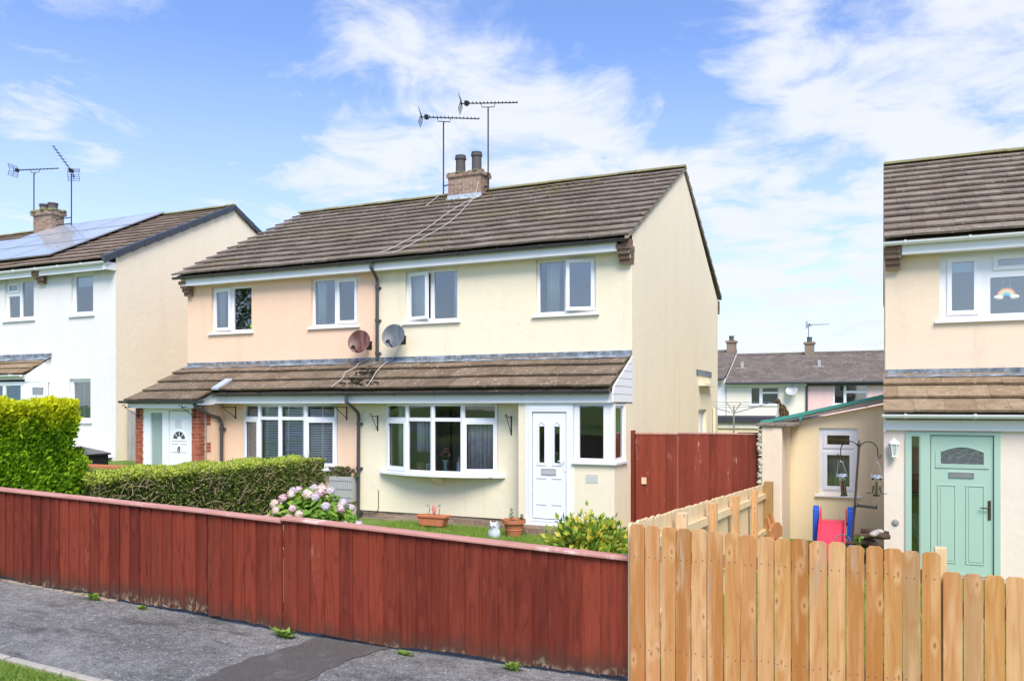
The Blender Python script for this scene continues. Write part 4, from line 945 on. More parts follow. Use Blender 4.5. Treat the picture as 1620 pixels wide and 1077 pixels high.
# ------------------------------------------------------------ right house with the sage green door
right = thing('house', (2.5,14.69,-.5), 'pale sand coloured house with a sage green front door, at the right edge', 'house')
RL, RR = .05, 6.2; EVR, RGR = (14.30,4.70), (19.05,7.13); L0, L1 = (13.40,1.935), (14.66,2.56)
m = MB(); f = FRONT(YU); WR = (.84,2.36,3.42,4.50)
m.plate(f, RL, RR, 2.0, 4.60, [WR], -.11, 0)
g_ = RIGHT(RL); m.face(g_(YU,-.6),g_(23.3,-.6),g_(23.3,4.6),g_(19.05,7.05),g_(YU,4.86)); m.face((RL,23.3,-.6),(RR,23.3,-.6),(RR,23.3,4.6),(RL,23.3,4.6)); m.build('wall', SAND, right)
m = MB(); m.plate(FRONT(YP), .03, RR, -.75, 1.70, [(.32,1.555,-.47,1.665)], -.08, 0); g_ = RIGHT(.03); m.face(g_(YP,-.7),g_(YU,-.7),g_(YU,2.5),g_(YP,1.9)); m.build('porch_wall', PINKCREAM, right)
shell(right, RL, RR, YU+.11, 23.2, -.48, 2.0, 4.6)
roof(right, RL-.02, RR, *EVR, *RGR, 13, TILE_R); 
m = MB(); m.box(.29, RR, 14.45,14.47,4.47,4.625); m.box(.29,RR,14.471,14.68,4.48,4.49); m.build('fascia', FASCIA, right); gutter(right, .02, RR, 14.375, 4.665, WGUTTER, .058)
corbel(right, RL-.02, RL+.235, YU, 4.60, 4)
m = MB(); tiles(m, .02, RR, *L0, *L1, 3, .41, .050); m.build('lean_to_roof', TILE_LR, right)
eaves(right, .05, RR, 13.56, 1.69, 1.84, depth=.05); m = MB(); m.box(.022,.05,13.53,13.57,1.67,1.86); m.build('fascia_end', FASCIA, right)
gutter(right, .0, RR, 13.385, 1.925, WGUTTER, .058); flashing(right, RL, RR, YU, 2.56, 2.645, 14.45, 2.50)
window(right, FRONT(YU,WR[0],WR[2]), 1.52, 1.08, [(.13,.53,.10,.96,'s',-.01),(.77,1.39,.77,.96,'s',.01),(.71,1.45,.075,.64,'f')], fw=.07)
BL = plain('pale_blind',(.55,.62,.66),.8); m = MB(); m.box(.90,1.42,YU+.125,YU+.13,4.18,4.42); tag(m.build('roller_blind', BL), 'pale roller blind pulled a little down in the sand house upper window', 'blind')
fr = FRONT(YP+.01,.665,-.43)                                # green door leaf, .80 x 2.03
dr = door_leaf(right, fr, .80, 2.045, [(.09,.325,.17,1.32,'r'),(.455,.69,.17,1.32,'r'),(.13,.68,1.63,1.80,'g')], GREENDOOR)
m = MB(); m.plate(FRONT(YP), .32, 1.555, -.47, 1.665, [(.405,.505,-.40,1.60),(.655,1.475,-.44,1.625)], -.06, .022, back=True, edge=True)
m.plate(FRONT(YP), .52, .64, -.47, 1.62, (), .022, .034, edge=True); m.build('door_frame', GREENDOOR, dr)
ar = lambda k: 1.80+.075*math.sin(math.pi*k)
m = MB(); N_ = 12
for i in range(N_):                                          # arched head over the glass
    a, b = .13+.55*i/N_, .13+.55*(i+1)/N_; za, zb_ = ar(i/N_), ar((i+1)/N_)
    m.hexa([fr(a,za-.0,.016),fr(b,zb_,.016),fr(b,zb_,.0005),fr(a,za,.0005),fr(a,za+.022,.016),fr(b,zb_+.022,.016),fr(b,zb_+.022,.0005),fr(a,za+.022,.0005)])
m.fbox(fr,.06,.128,1.57,1.80,.0005,.008); m.fbox(fr,.682,.75,1.57,1.80,.0005,.008); m.fbox(fr,.06,.75,1.57,1.60,.0005,.014); m.fbox(fr,.11,.70,1.601,1.628,.0005,.016); m.build('door_moulding', GREENDOOR, dr)
m = MB(); m.prism([(.13,1.63),(.68,1.63)]+[(.68-.55*k/12, ar(1-k/12)-.002) for k in range(13)], fr, .002, .006)
g = G('leaded_glass'); v = g.co(); w_ = g.rng(g.voro(g.co((1,1,2.2)),9,'DISTANCE_TO_EDGE'),.015,.035,1,0)
m.build('door_glass', g.fin(g.mix(w_, (.09,.11,.11),(.24,.25,.24)),.12,g.noise(v,60,2),.3,.01,.6), dr)
m = MB(); m.plate(fr,.235,.56,1.43,1.51,[(.255,.54,1.448,1.492)],0,.018,edge=True); m.fbox(fr,.26,.535,1.45,1.49,.001,.012); m.build('letter_plate', STEEL, dr)
m = MB(); m.fbox(fr,.735,.772,.83,1.11,.001,.012); m.tube([fr(.753,1.0,.01),fr(.753,1.0,.05),fr(.635,1.005,.052)],.010,8); m.build('handle', plain('bronze_handle',(.10,.08,.06),.3,.1,9,.5,.6), dr)
m = MB(); m.face((.405,YP+.03,-.40),(.505,YP+.03,-.40),(.505,YP+.03,1.60),(.405,YP+.03,1.60)); m.build('side_light', GLASS_DARK, dr)
for i,(z0,z1,c,l) in enumerate(((.72,1.02,(.34,.05,.06),'dark red coat hanging behind the side light of the green door'),(.42,.70,(.30,.17,.10),'brown checked bag behind the side light of the green door'),(.08,.42,(.62,.62,.63),'white patterned cloth low behind the side light of the green door'))):
    curtain(FRONT(YP+.22),.36,.60,z0,z1,0,plain('hung_cloth_'+l.split()[0],c,.9,.5,30),l,waves=2,name=('coat','bag','cloth')[i],cat=('coat','bag','cloth')[i])
lt = thing('wall_lantern', (.165,YP,1.44), 'white carriage lantern on the wall left of the green door', 'lantern')
m = MB(); m.lathe([(.045,-.02),(.05,0),(.02,.02)],(.165,YP-.09,1.30),6); m.lathe([(.085,0),(.08,.02),(.03,.06),(.012,.085)],(.165,YP-.09,1.48),6); m.box(.14,.19,YP-.06,YP-.0005,1.27,1.33); m.tube([(.165,YP-.02,1.29),(.165,YP-.09,1.28)],.015,6)
m.lathe([(.012,0),(.02,-.03),(.004,-.05)],(.165,YP-.09,1.28),6)
for k in range(6): a = 6.283*k/6; m.tube([(.165+.045*math.cos(a),YP-.09+.045*math.sin(a),1.31),(.165+.075*math.cos(a),YP-.09+.075*math.sin(a),1.485)],.007,5)
m.build('frame', UPVC, lt); m = MB(); m.lathe([(.040,0),(.068,.16)],(.165,YP-.09,1.315),6); m.build('glass', plain('lantern_glass',(.52,.55,.50),.15), lt)
m = MB(); m.lathe([(.05,0),(.05,.02),(.03,.03)],(0,0,0),14,Matrix.Rotation(R(90),3,'X')); m.v = [(p[0]+.19,p[1]+YP-.0,p[2]+.30) for p in m.v]; tag(m.build('vent', plain('grey_vent',(.33,.32,.30),.6,.5,40)), 'small round grey vent on the wall below the white lantern', 'vent')
rb = thing('rainbow_ornament', (1.77,YU+.12,3.75), 'rainbow ornament with clouds hanging in the sand house upper window', 'ornament')
fr = FRONT(YU+.10,1.77,3.76)
for i,(c,r0,r1) in enumerate((((.80,.42,.36),.13,.105),((.85,.68,.42),.105,.08),((.55,.72,.60),.08,.055),((.25,.50,.68),.055,.02))):
    ar_ = [math.pi*k/16 for k in range(17)]; m = MB(); m.prism([(math.cos(a)*r0,math.sin(a)*r0) for a in ar_]+[(math.cos(a)*r1,math.sin(a)*r1) for a in reversed(ar_)], fr, -.01, .01); m.build('rainbow_band', plain('felt_%d' % i,c,.9), rb)
FW = plain('felt_white',(.75,.78,.82),.9)
for s_ in (-1,1): m = MB(); [m.ball(fr(s_*u,v,0.005),(r_,.02,r_*.7),10,6) for u,v,r_ in ((.13,-.01,.045),(.09,-.015,.05))]; m.build('cloud', FW, rb, smooth=True)
m = MB(); [m.tube([fr(u,.11,0),fr(u*.6,.26,0)],.003,5) for u in (-.06,.06)]; m.build('cord', WIRE, rb)

# ------------------------------------------------------------ front fences
def fence_line(u): return lerp(u, [(-9.6,5.235),(-8.0,5.29),(-4.45,5.31),(-1.6,5.64)])
def red_panel(x0, x1, zt, lab, mat, dy=0, cap_over=.01, cat='fence', name='board_fence'):
    a, b = Vector((x0,fence_line(x0)+dy,0)), Vector((x1,fence_line(x1)+dy,0)); U = (b-a); w = U.length; U.normalize(); fr = F(a,U,(0,0,1),U.cross(Vector((0,0,1))))
    top = lambda u: zt[0]+(zt[1]-zt[0])*u/w; bot = lambda u: zg(x0+(x1-x0)*u/w,5.3)+.035+.01*math.sin(u*5)
    t = thing(name, ((x0+x1)/2,a.y,zg((x0+x1)/2,5.3)), lab, cat, 'red front fence panels')
    m = MB(); boards(m, fr, 0, w, 0, 0, .128, lambda u: top(u)-.018, botf=bot); m.build('boards', mat, t)
    m = MB(); q = [(u,top(u)) for u in (-.0,w)]
    m.hexa([fr(-cap_over,top(0)-.030,.048),fr(w+cap_over,top(w)-.030,.048),fr(w+cap_over,top(w)-.030,-.03),fr(-cap_over,top(0)-.030,-.03),fr(-cap_over,top(0)-.006,.048),fr(w+cap_over,top(w)-.006,.048),fr(w+cap_over,top(w)+.004,-.03),fr(-cap_over,top(0)+.004,-.03)])
    m.build('capping', REDCAP, t, bevel=.006)
    m = MB()
    for d in (.16,.70): m.hexa([fr(0,top(0)-d-.07,-.004),fr(w,top(w)-d-.07,-.004),fr(w,top(w)-d-.07,-.045),fr(0,top(0)-d-.07,-.045),fr(0,top(0)-d,-.004),fr(w,top(w)-d,-.004),fr(w,top(w)-d,-.045),fr(0,top(0)-d,-.045)])
    m.build('rail', RED, t)
red_panel(-9.55,-5.272,(1.292,1.158),'longest red featheredge fence panel, at the left below the bright hedge',RED)
red_panel(-5.255,-4.458,(1.160,1.127),'short red gate-width fence panel between the two long red panels',RED, dy=-.01)
red_panel(-4.44,-1.62,(1.152,.985),'right long red fence panel in front of the white door garden',RED, dy=-.022)
for x, l in ((-5.262,'added red post behind the joint left of the short red panel'),(-4.449,'added red post behind the joint right of the short red panel')):
    y = fence_line(x); tp = thing('fence_post', (x,y+.1,zg(x,5.3)), l, 'post', 'posts added behind the red front fence'); m = MB(); m.box(x-.045,x+.045,y+.05,y+.14,zg(x,5.3)-.1,zg(x,5.3)+.86); m.build('post', RED, tp)  # posts added behind the joints so the gaps read dark
def dogear(m, fr, u, w, z0, z1, tilt=0., n=0.):
    c = .019; pts = [(u,z0),(u+w,z0),(u+w,z1-c),(u+w-c,z1),(u+c,z1),(u,z1-c)]
    pts = [(p[0]+tilt*(p[1]-z0), p[1]) for p in pts]; m.prism(pts, fr, n, n+.019)
# front run, tall
t = thing('picket_fence', (-.65,5.5,.05), 'tall new pine picket fence across the front right corner', 'fence', 'new pine picket fences')
m = MB(); fr = FRONT(5.50); u = -1.585
while u < .262:
    w = .098+rnd.uniform(-.002,.003); dogear(m, fr, u, w, -.02, 1.235-(u+1.585)*.033+rnd.uniform(-.006,.006), rnd.uniform(-.004,.004)); u += w+.0065+rnd.uniform(0,.002)
uend = u; nf = len(m.f); u = -1.585
while u < .262:
    for z in (.39,1.02):
        for k in (.028,.072): m.ball((u+k+rnd.uniform(-.004,.004),5.4805,z+rnd.uniform(-.012,.012)),(.0042,.0025,.0042),6,4)
    u += .1057
pk = m.build('pickets', PINE, t); pk.data.materials.append(plain('nail', (.12,.10,.085), .5))
for p_ in pk.data.polygons[nf:]: p_.material_index = 1
m = MB()
for z in (.35,.98): m.box(-1.56,uend-.02,5.502,5.54,z,z+.08)
m.build('rail', PINE_PALE, t); m = MB(); m.box(uend-.040,uend+.026,5.541,5.61,-.1,1.195); m.build('post', PINE_PALE, t, bevel=.005)
t = thing('picket_fence', (1.3,5.5,.0), 'low end of the pine picket fence below the green door', 'fence', 'new pine picket fences')
m = MB(); u = uend+.004; i = 0
while u < 2.6: dogear(m, FRONT(5.512), u, .100, -.05, 1.065-(u-.3)*.01+rnd.uniform(-.006,.006)); u += .1075; i += 1
m.build('pickets', PINE, t); m = MB(); m.box(uend+.03,2.6,5.514,5.55,.3,.38); m.box(uend+.03,2.6,5.514,5.55,.80,.88); m.build('rail', PINE_PALE, t)
# side run back to the pier
t = thing('picket_fence', (-1.62,10,-.1), 'pale pine fence running back from the front corner to the rendered pier', 'fence', 'new pine picket fences')
fr = F((-1.66,0,0),(0,1,0),(0,0,1),(1,0,0)); m = MB(); u = 5.56; sx = lambda y: -.025*(y-5.5)
zt = lambda y: 1.225-(y-5.5)*.0575
while u < 14.5:
    f3 = F((-1.605+sx(u)-.02,0,0),(0,1,0),(0,0,1),(1,0,0)); dogear(m, f3, u, .10, zg(-1.6,u)-.05, zt(u)+rnd.uniform(-.007,.007)); u += .108
m.build('pickets', PINE_PALE, t)
for k in (-.15,-.75):
    m = MB(); m.hexa([(-1.603+sx(5.6),5.6,zt(5.6)+k-.08),(-1.560+sx(5.6),5.6,zt(5.6)+k-.08),(-1.560+sx(14.4),14.4,zt(14.4)+k-.08),(-1.603+sx(14.4),14.4,zt(14.4)+k-.08),
       (-1.603+sx(5.6),5.6,zt(5.6)+k),(-1.560+sx(5.6),5.6,zt(5.6)+k),(-1.560+sx(14.4),14.4,zt(14.4)+k),(-1.603+sx(14.4),14.4,zt(14.4)+k)]); m.build('rail', PINE_PALE, t)
for y in (6.9,8.5,10.2,12.2):
    m = MB(); m.box(-1.558+sx(y),-1.475+sx(y),y,y+.085,-.6,zt(y)-.005); m.build('post', PINE if y > 8 else PINE_PALE, t, bevel=.005)
m = MB(); m.box(-1.60+sx(14.3),-1.46+sx(14.3),14.33,14.46,-.6,zt(14.3)+.05); m.build('end_post', plain('tan_post',(.36,.22,.08),.8,.25,12), t, bevel=.005)

# ------------------------------------------------------------ right garden things
t = thing('bird_feeder_pole', (-.40,13.0,-.42), 'leaning dark bird feeder pole with two curled arms by the outbuilding', 'bird feeder')
top = Vector((-.305,13.0,1.46)); bot = Vector((-.43,13.0,-.45)); m = MB(); m.tube([bot,top],.017,8); m.lathe([(.02,0),(.028,.03),(.012,.07),(.003,.10)],top,8); m.build('pole', plain('brown_pole',(.065,.04,.035),.5), t)
for s_ in (-1,1):
    P_ = top+Vector((0,0,-.03)); pts = [P_]+[P_+Vector((s_*(.125-.125*math.cos(a)),0,.13*math.sin(a)-.03)) for a in [math.pi*k/10 for k in range(1,11)]]
    e = pts[-1]; pts += [e+Vector((0,0,-.07)), e+Vector((s_*.02,0,-.115)), e+Vector((s_*.045,0,-.10)), e+Vector((s_*.04,0,-.06)), e+Vector((s_*.022,0,-.07))]
    m = MB(); m.tube(pts,.008,6); m.build('arm', IRON, t)
m = MB(); tr = top.lerp(bot,.46); m.tube([tr+Vector((0,-.02,0)),tr+Vector((.05,-.02,0))],.012,6); m.prism([(0,.0),(.27,-.02),(.27,.025),(.255,.025),(.25,-.002),(.02,.018),(.015,.04),(0,.04)], F(tr+Vector((.03,0,0)),(1,0,0),(0,0,1),(0,-1,0)), -.10, .10); m.build('tray', IRON, t)
CLEAR = glass_mat('clear_plastic', .10, (.9,.9,.9)); SEED = plain('seed', (.17,.075,.04), .9, .7, 60); NUT = plain('pale_seed', (.42,.30,.17), .9, .7, 60)
def feeder(x, zt_, h, tilt, seed, lab, perch):
    t = thing('bird_feeder', (x,13.0,zt_-h), lab, 'bird feeder', 'tube bird feeders on the pole'); M_ = Matrix.Rotation(tilt,3,'Y'); c = Vector((x,13.0,zt_)); q = lambda a,b=0: c+M_ @ Vector((b,0,a))
    m = MB(); m.tube([q(-.20,-.07),q(-.03,-.03),q(0,0),q(-.03,.03),q(-.20,.07)],.004,5); m.build('hanger', STEEL, t)
    m = MB(); m.lathe([(.088,0),(.085,.012),(.05,.035),(.012,.045)], q(-.23), 16, M_); m.build('lid', STEEL, t)
    m = MB(); m.lathe([(.042,0),(.042,h-.25)], q(-h), 14, M_); m.build('tube', CLEAR, t); m = MB(); m.lathe([(.036,0),(.036,(h-.25)*.78)], q(-h+.005), 14, M_); m.build('seed', seed, t)
    m = MB(); m.lathe([(.05,0),(.05,.02)], q(-h-.02), 14, M_)
    if perch:
        for s_ in (-1,1): m.tube([q(-h+.02,s_*.04),q(-h+.02,s_*.14)],.006,5); m.tube([q(-h+.13,s_*.045),q(-h+.03,s_*.055)],.008,5)
        m.ball(q(-.255,-.05),.015); m.ball(q(-.255,.05),.015)
    m.build('base', IRON, t)
feeder(-.56,1.24,.50,-.10,SEED,'tilted bird feeder of dark seed on the left arm of the pole',False); feeder(-.07,1.24,.48,0,NUT,'upright bird feeder of pale seed with perches on the right arm',True)
t = thing('toy_slide', (-.75,14.4,-.45), 'red plastic toy slide with blue sides against the yellow outbuilding', 'slide')
BLUE = plain('blue_plastic',(.012,.085,.50),.35,.05,3,.5); SLR = plain('red_plastic',(.72,.06,.10),.35,.05,3,.5)
for x in (-1.00,-.47):
    m = MB(); m.prism([(14.62,-.5),(14.62,.22),(14.60,.34),(14.54,.39),(14.46,.39),(14.40,.34),(14.38,.22),(14.30,-.5),(14.40,-.5),(14.47,.1),(14.53,.1),(14.55,-.5)], RIGHT(x), -.045, .045); m.build('side', BLUE, t, bevel=.015)
prof = [(14.60,.16),(14.45,.155),(14.30,.10),(14.1,-.02),(13.8,-.22),(13.6,-.34),(13.4,-.40)]
m = MB()
for (y0,z0),(y1,z1) in zip(prof,prof[1:]): m.hexa([(-.92,y1,z1-.03),(-.55,y1,z1-.03),(-.55,y0,z0-.03),(-.92,y0,z0-.03),(-.92,y1,z1),(-.55,y1,z1),(-.55,y0,z0),(-.92,y0,z0)])
for x in (-.94,-.55):
    for (y0,z0),(y1,z1) in zip(prof,prof[1:]):
        k0, k1 = (.12 if y0 < 14.5 else .20), (.12 if y1 < 14.4 else .14); m.hexa([(x,y1,z1-.04),(x+.02,y1,z1-.04),(x+.02,y0,z0-.04),(x,y0,z0-.04),(x,y1,z1+k1),(x+.02,y1,z1+k1),(x+.02,y0,z0+k0),(x,y0,z0+k0)])
m.build('chute', SLR, t)
m = MB(); m.box(-1.0,-.47,14.50,14.62,-.12,-.08); m.box(-1.0,-.47,14.54,14.62,.08,.12); m.build('step', BLUE, t)
t = thing('garden_crook', (-.50,13.4,-.45), 'thin grey curled garden crook in front of the toy slide', 'crook')
m = MB(); m.tube([(-.42,13.2,-.45),(-.42,13.2,.0)]+[(-.53+.11*math.cos(a),13.2,.0+.12*math.sin(a)) for a in [math.pi*k/9 for k in range(10)]]+[(-.67,13.2,-.07)],.009,6); m.build('rod', STEEL, t)
t = thing('garden_chair', (-1.45,13.2,-.45), 'orange brown wooden garden chair folded against the pale fence', 'chair')
for y, dz in ((13.0,0),(13.45,.02)):
    m = MB(); m.beam((-1.42,y,-.45),(-1.62,y+.1,.32+dz),.05,.06); m.build('leg', BROWNWOOD, t)
m = MB(); m.prism([(0,0),(.5,0),(.5,.14),(.36,.24),(.14,.24),(0,.14)], F((-1.58,12.98,.0),(0.25,.97,0),(0,0,1),(.97,-.25,0)), 0, .03); m.build('backrest', BROWNWOOD, t)
t = thing('log_pile', (-.15,13.0,-.45), 'untidy pile of brown logs and bark beside the feeder pole', 'log pile')
BARK = plain('bark',(.085,.05,.03),.95,.6,14)
for i in range(16):
    m = MB(); x, y, z = rnd.uniform(-.33,.02), rnd.uniform(12.85,13.25), rnd.uniform(-.35,.20)*1.0; z = min(z, .24-abs(x+.08)*.9); a = rnd.uniform(-.5,.5); L_ = rnd.uniform(.14,.22); r_ = rnd.uniform(.03,.05)
    d = Vector((math.cos(a),math.sin(a)*.5,rnd.uniform(-.25,.25)))*L_; m.tube([Vector((x,y,z))-d,Vector((x,y,z))-d*.3,Vector((x,y,z))+d*.4,Vector((x,y,z))+d],[r_*.8,r_,r_*.95,r_*.7],7); m.build('log', BARK, t)
m = MB(); [m.ball((rnd.uniform(-.15,.0),12.9+rnd.uniform(-.05,.1),.22+rnd.uniform(-.02,.04)),(.06,.05,.035),8,5) for _ in range(5)]; m.build('stone', plain('pale_stone',(.45,.40,.36),.9,.3,12), t, smooth=True)
def small_plant(name, x, y, z0, h, r, n, size, mat, lab, cat='plant'):
    t = thing(name, (x,y,z0), lab, cat); m, s_ = MB(), MB()
    for i in range(max(4,n//14)):
        a = rnd.uniform(0,6.28); e = Vector((x+math.cos(a)*r*rnd.uniform(.1,.9), y+math.sin(a)*r*rnd.uniform(.1,.9), z0+h*rnd.uniform(.55,1))); s_.tube([(x,y,z0),(Vector((x,y,z0))+e)*.5+Vector((0,0,h*.1)),e],[.008,.006,.003],5)
        for _ in range(14):
            p = Vector((x,y,z0)).lerp(e, rnd.uniform(.3,1.05))+Vector((rnd.gauss(0,.02),rnd.gauss(0,.02),rnd.gauss(0,.02))); sprig(m, p, size*.3, 1, size*rnd.uniform(.6,1.2))
    s_.build('stem', plain('stem_'+str(len(ORG)),(.12,.13,.04),.8), t); m.build('leaves', mat, t); return t
small_plant('weed', -.30,12.85,-.45,.62,.16,110,.055,GREEN,'green leafy weed at the foot of the feeder pole','weed')
cat = MB()                                                   # tabby cat sitting on the outbuilding roof
cb = Vector((-1.80,16.6,zr_(-1.80)+.03))
cat.ball(cb+Vector((.07,0,.085)),(.095,.075,.085),14,10); cat.ball(cb+Vector((.045,0,.16)),(.075,.065,.105),14,10,Matrix.Rotation(R(-14),3,'Y')); cat.ball(cb+Vector((-.0,0,.215)),(.055,.052,.075),14,10,Matrix.Rotation(R(-12),3,'Y'))
cat.ball(cb+Vector((-.04,-.0,.31)),(.050,.046,.043),14,10); cat.ball(cb+Vector((-.085,-.0,.297)),(.022,.026,.020),10,8); cat.tube([cb+Vector((-.01,0,.22)),cb+Vector((-.035,0,.30))],[.05,.036],10)
for s_ in (-1,1):
    cat.tube([cb+Vector((-.015,s_*.03,.20)),cb+Vector((-.045,s_*.03,.09)),cb+Vector((-.05,s_*.03,.015))],[.032,.021,.018],8); cat.ball(cb+Vector((-.065,s_*.03,.016)),(.030,.019,.016),8,6)
    cat.ball(cb+Vector((.05,s_*.062,.05)),(.062,.030,.052),10,8); cat.ball(cb+Vector((.0,s_*.07,.018)),(.045,.02,.018),8,6)
    cat.tube([cb+Vector((-.03,s_*.022,.335)),cb+Vector((-.025,s_*.034,.378))],[.020,.004],6)
cat.tube([cb+Vector((.15,.0,.03)),cb+Vector((.17,-.06,.022)),cb+Vector((.10,-.11,.022)),cb+Vector((.0,-.10,.022))],[.020,.019,.017,.012],8)
g = G('tabby_fur'); v = g.co(); sp = g.N.new('ShaderNodeSeparateXYZ'); g.L.new(g.tc.outputs['Object'], sp.inputs[0])
base = g.mix(g.rng(g.wave(g.co((1,1,1.4)),7,6,3,3.),.35,.7), (.16,.095,.045),(.035,.025,.018))
white = g.math('MULTIPLY', g.rng(g.math('ADD',sp.outputs[0],g.math('MULTIPLY',g.noise(v,14,2),.03)),-.055,-.04,1,0), g.rng(sp.outputs[2],.275,.255,0,1))
cm_ = g.fin(g.mix(white, base, (.62,.58,.54)), .9, g.noise(g.co((1,1,3)),80,3), .4, .006, .1)
co_ = cat.build('cat', cm_, smooth=True, origin=cb+Vector((.04,0,0))); rm = co_.modifiers.new('one_skin','REMESH'); rm.mode = 'VOXEL'; rm.voxel_size = .006; rm.use_smooth_shade = True
sm_ = co_.modifiers.new('smooth','SMOOTH'); sm_.factor = .5; sm_.iterations = 4; tag(co_, 'dark tabby cat with a white chest sitting on the outbuilding roof looking left', 'cat')
m = MB()
for s_ in (-1,1): m.ball(cb+Vector((-.082,s_*.020,.318)),(.006,.007,.007),8,6)
o = m.build('eye', plain('cat_eye',(.35,.33,.06),.1), co_, smooth=True, origin=cb+Vector((.04,0,0)))
t = thing('rotary_airer', (-4.05,22.6,-.6), 'rotary clothes airer frame showing above the red gate behind the cream house', 'airer')
m = MB(); m.tube([(-3.75,23.2,-.6),(-3.75,23.2,2.05)],.022,8); m.build('pole', STEEL, t); c = Vector((-3.75,23.2,1.85))
for k in range(4):
    a = .35+k*1.5708; m = MB(); m.tube([c, c+Vector((math.cos(a)*1.05,math.sin(a)*1.05,.30))],.012,6); m.build('arm', STEEL, t)
m = MB()
for q in (.55,.75,1.0):
    P_ = [c+Vector((math.cos(.35+k*1.5708)*1.05*q,math.sin(.35+k*1.5708)*1.05*q,.30*q)) for k in range(5)]; m.tube(P_,.006,5)
m.build('line', STEEL, t)

# ------------------------------------------------------------ pots, ornaments and plants before the cream house
zg2 = lambda x, y: zg(x,y)
t = thing('plant_trough', (-7.70,13.45,-.27), 'long terracotta trough below the cream bow window', 'planter'); fr = F((-7.72,13.42,-.20),(1,0,0),(0,0,1),(0,-1,0))
m = MB(); m.prism([(-.24,0),(.24,0),(.29,.17),(-.29,.17)], fr, -.11, .11); m.fbox(fr,-.31,.31,.15,.195,-.13,.13); m.build('trough', TERRA, t, bevel=.008)
for u in (-.20,.14): m = MB(); m.fbox(fr,u,u+.06,-.10,0,-.09,.09); m.build('foot', TERRA, t)
m = MB(); [m.tube([fr(u,.19,0),fr(u+.02,.33,0)],.006,5) for u in (-.10,.01,.12)]; m.build('stem', plain('dark_stem',(.05,.04,.03),.8), t)
m = MB(); m.ball(fr(.02,.30,0),(.045,.03,.10)); m.build('flower', plain('salmon_pink',(.75,.24,.22),.6), t, smooth=True)
m = MB(); [sprig(m,fr(u,.37,0),.03,10,.03) for u in (-.12,.13)]; m.build('leaves', plain('grey_leaf',(.28,.32,.27),.7), t)
t = thing('flower_pot', (-5.95,13.2,-.32), 'round ribbed terracotta pot beside the white door step', 'flower pot')
m = MB(); m.lathe([(.125,0),(.13,.01),(.155,.11),(.163,.12),(.158,.135),(.178,.23),(.21,.235),(.215,.30),(.195,.30),(.185,.24)],(-5.95,13.2,-.26),24); m.build('pot', TERRA, t, smooth=False)
m = MB(); m.lathe([(.18,0),(.001,.01)],(-5.95,13.2,-.0),16); m.build('soil', plain('soil',(.05,.035,.025),.95), t)
DLF = plain('dark_leaf',(.05,.09,.04),.6)
for x, h_ in ((-6.0,.22),(-5.80,.12)):
    m = MB()
    for k in range(14): z = h_*k/14; a = k*2.4; m.face((x,13.2,z),(x+math.cos(a)*.05*(1.1-k/16),13.2+math.sin(a)*.05,z+.02),(x+math.cos(a)*.055*(1.1-k/16),13.2+math.sin(a)*.055,z+.05),(x,13.2,z+.02))
    m.build('plant', DLF, t)
ow = MB(); oc = Vector((-6.12,12.75,-.30)); ow.lathe([(.055,0),(.085,.02),(.10,.10),(.095,.18),(.078,.225),(.088,.27),(.08,.31),(.055,.33),(.01,.335)],oc,18)
for s_ in (-1,1): ow.tube([oc+Vector((s_*.055,-.02,.30)),oc+Vector((s_*.065,-.02,.365))],[.030,.004],7); ow.ball(oc+Vector((s_*.033,-.075,.28)),(.026,.014,.026),10,7); ow.ball(oc+Vector((s_*.085,0,.13)),(.022,.055,.085),10,7)
t = thing('owl_ornament', oc, 'small pale grey owl ornament on the lawn beside the terracotta pot', 'ornament'); ow.build('body', plain('pale_stoneware',(.55,.60,.62),.45,.15,14), t, smooth=True)
m = MB(); [m.ball(oc+Vector((s_*.033,-.090,.28)),(.010,.006,.010),8,6) for s_ in (-1,1)]; m.tube([oc+Vector((0,-.088,.262)),oc+Vector((0,-.098,.235))],[.012,.002],6); m.build('face', IRON, t)
t = thing('wall_planter', (-10.0,13.72,.05), 'grey slatted box planter on the peach wall beside the downpipe', 'planter'); fr = FRONT(13.72)
m = MB(); m.plate(fr,-10.34,-9.80,.10,.60,(),-.20,0,edge=True)
for k in range(12): m.fbox(fr,-10.34+k*.0455,-10.34+k*.0455+.036,.10,.60+.015*math.sin(k*.6),.001,.012)
m.build('box', plain('grey_slats',(.42,.43,.41),.85,.2,20), t); m = MB(); [m.fbox(fr,-10.35,-9.79,z,z+.018,.013,.019) for z in (.18,.35,.52)]; m.build('band', plain('grey_band',(.30,.31,.30),.8), t)
m = MB(); [m.tube([fr(rnd.uniform(-10.3,-9.85),.60,-.1),fr(rnd.uniform(-10.6,-9.72),rnd.uniform(.68,.84),-.05)],.006,5) for _ in range(22)]; m.build('twigs', plain('purple_twig',(.13,.07,.06),.8), t)
m = MB(); [sprig(m,fr(rnd.gauss(-10.15,.18),rnd.uniform(.62,.80),-.08),.03,3,.05) for _ in range(110)]; m.build('leaves', leaf('planter_leaf',[(0,(.05,.08,.025)),(.6,(.13,.17,.05)),(1,(.22,.14,.08))],.2), t)

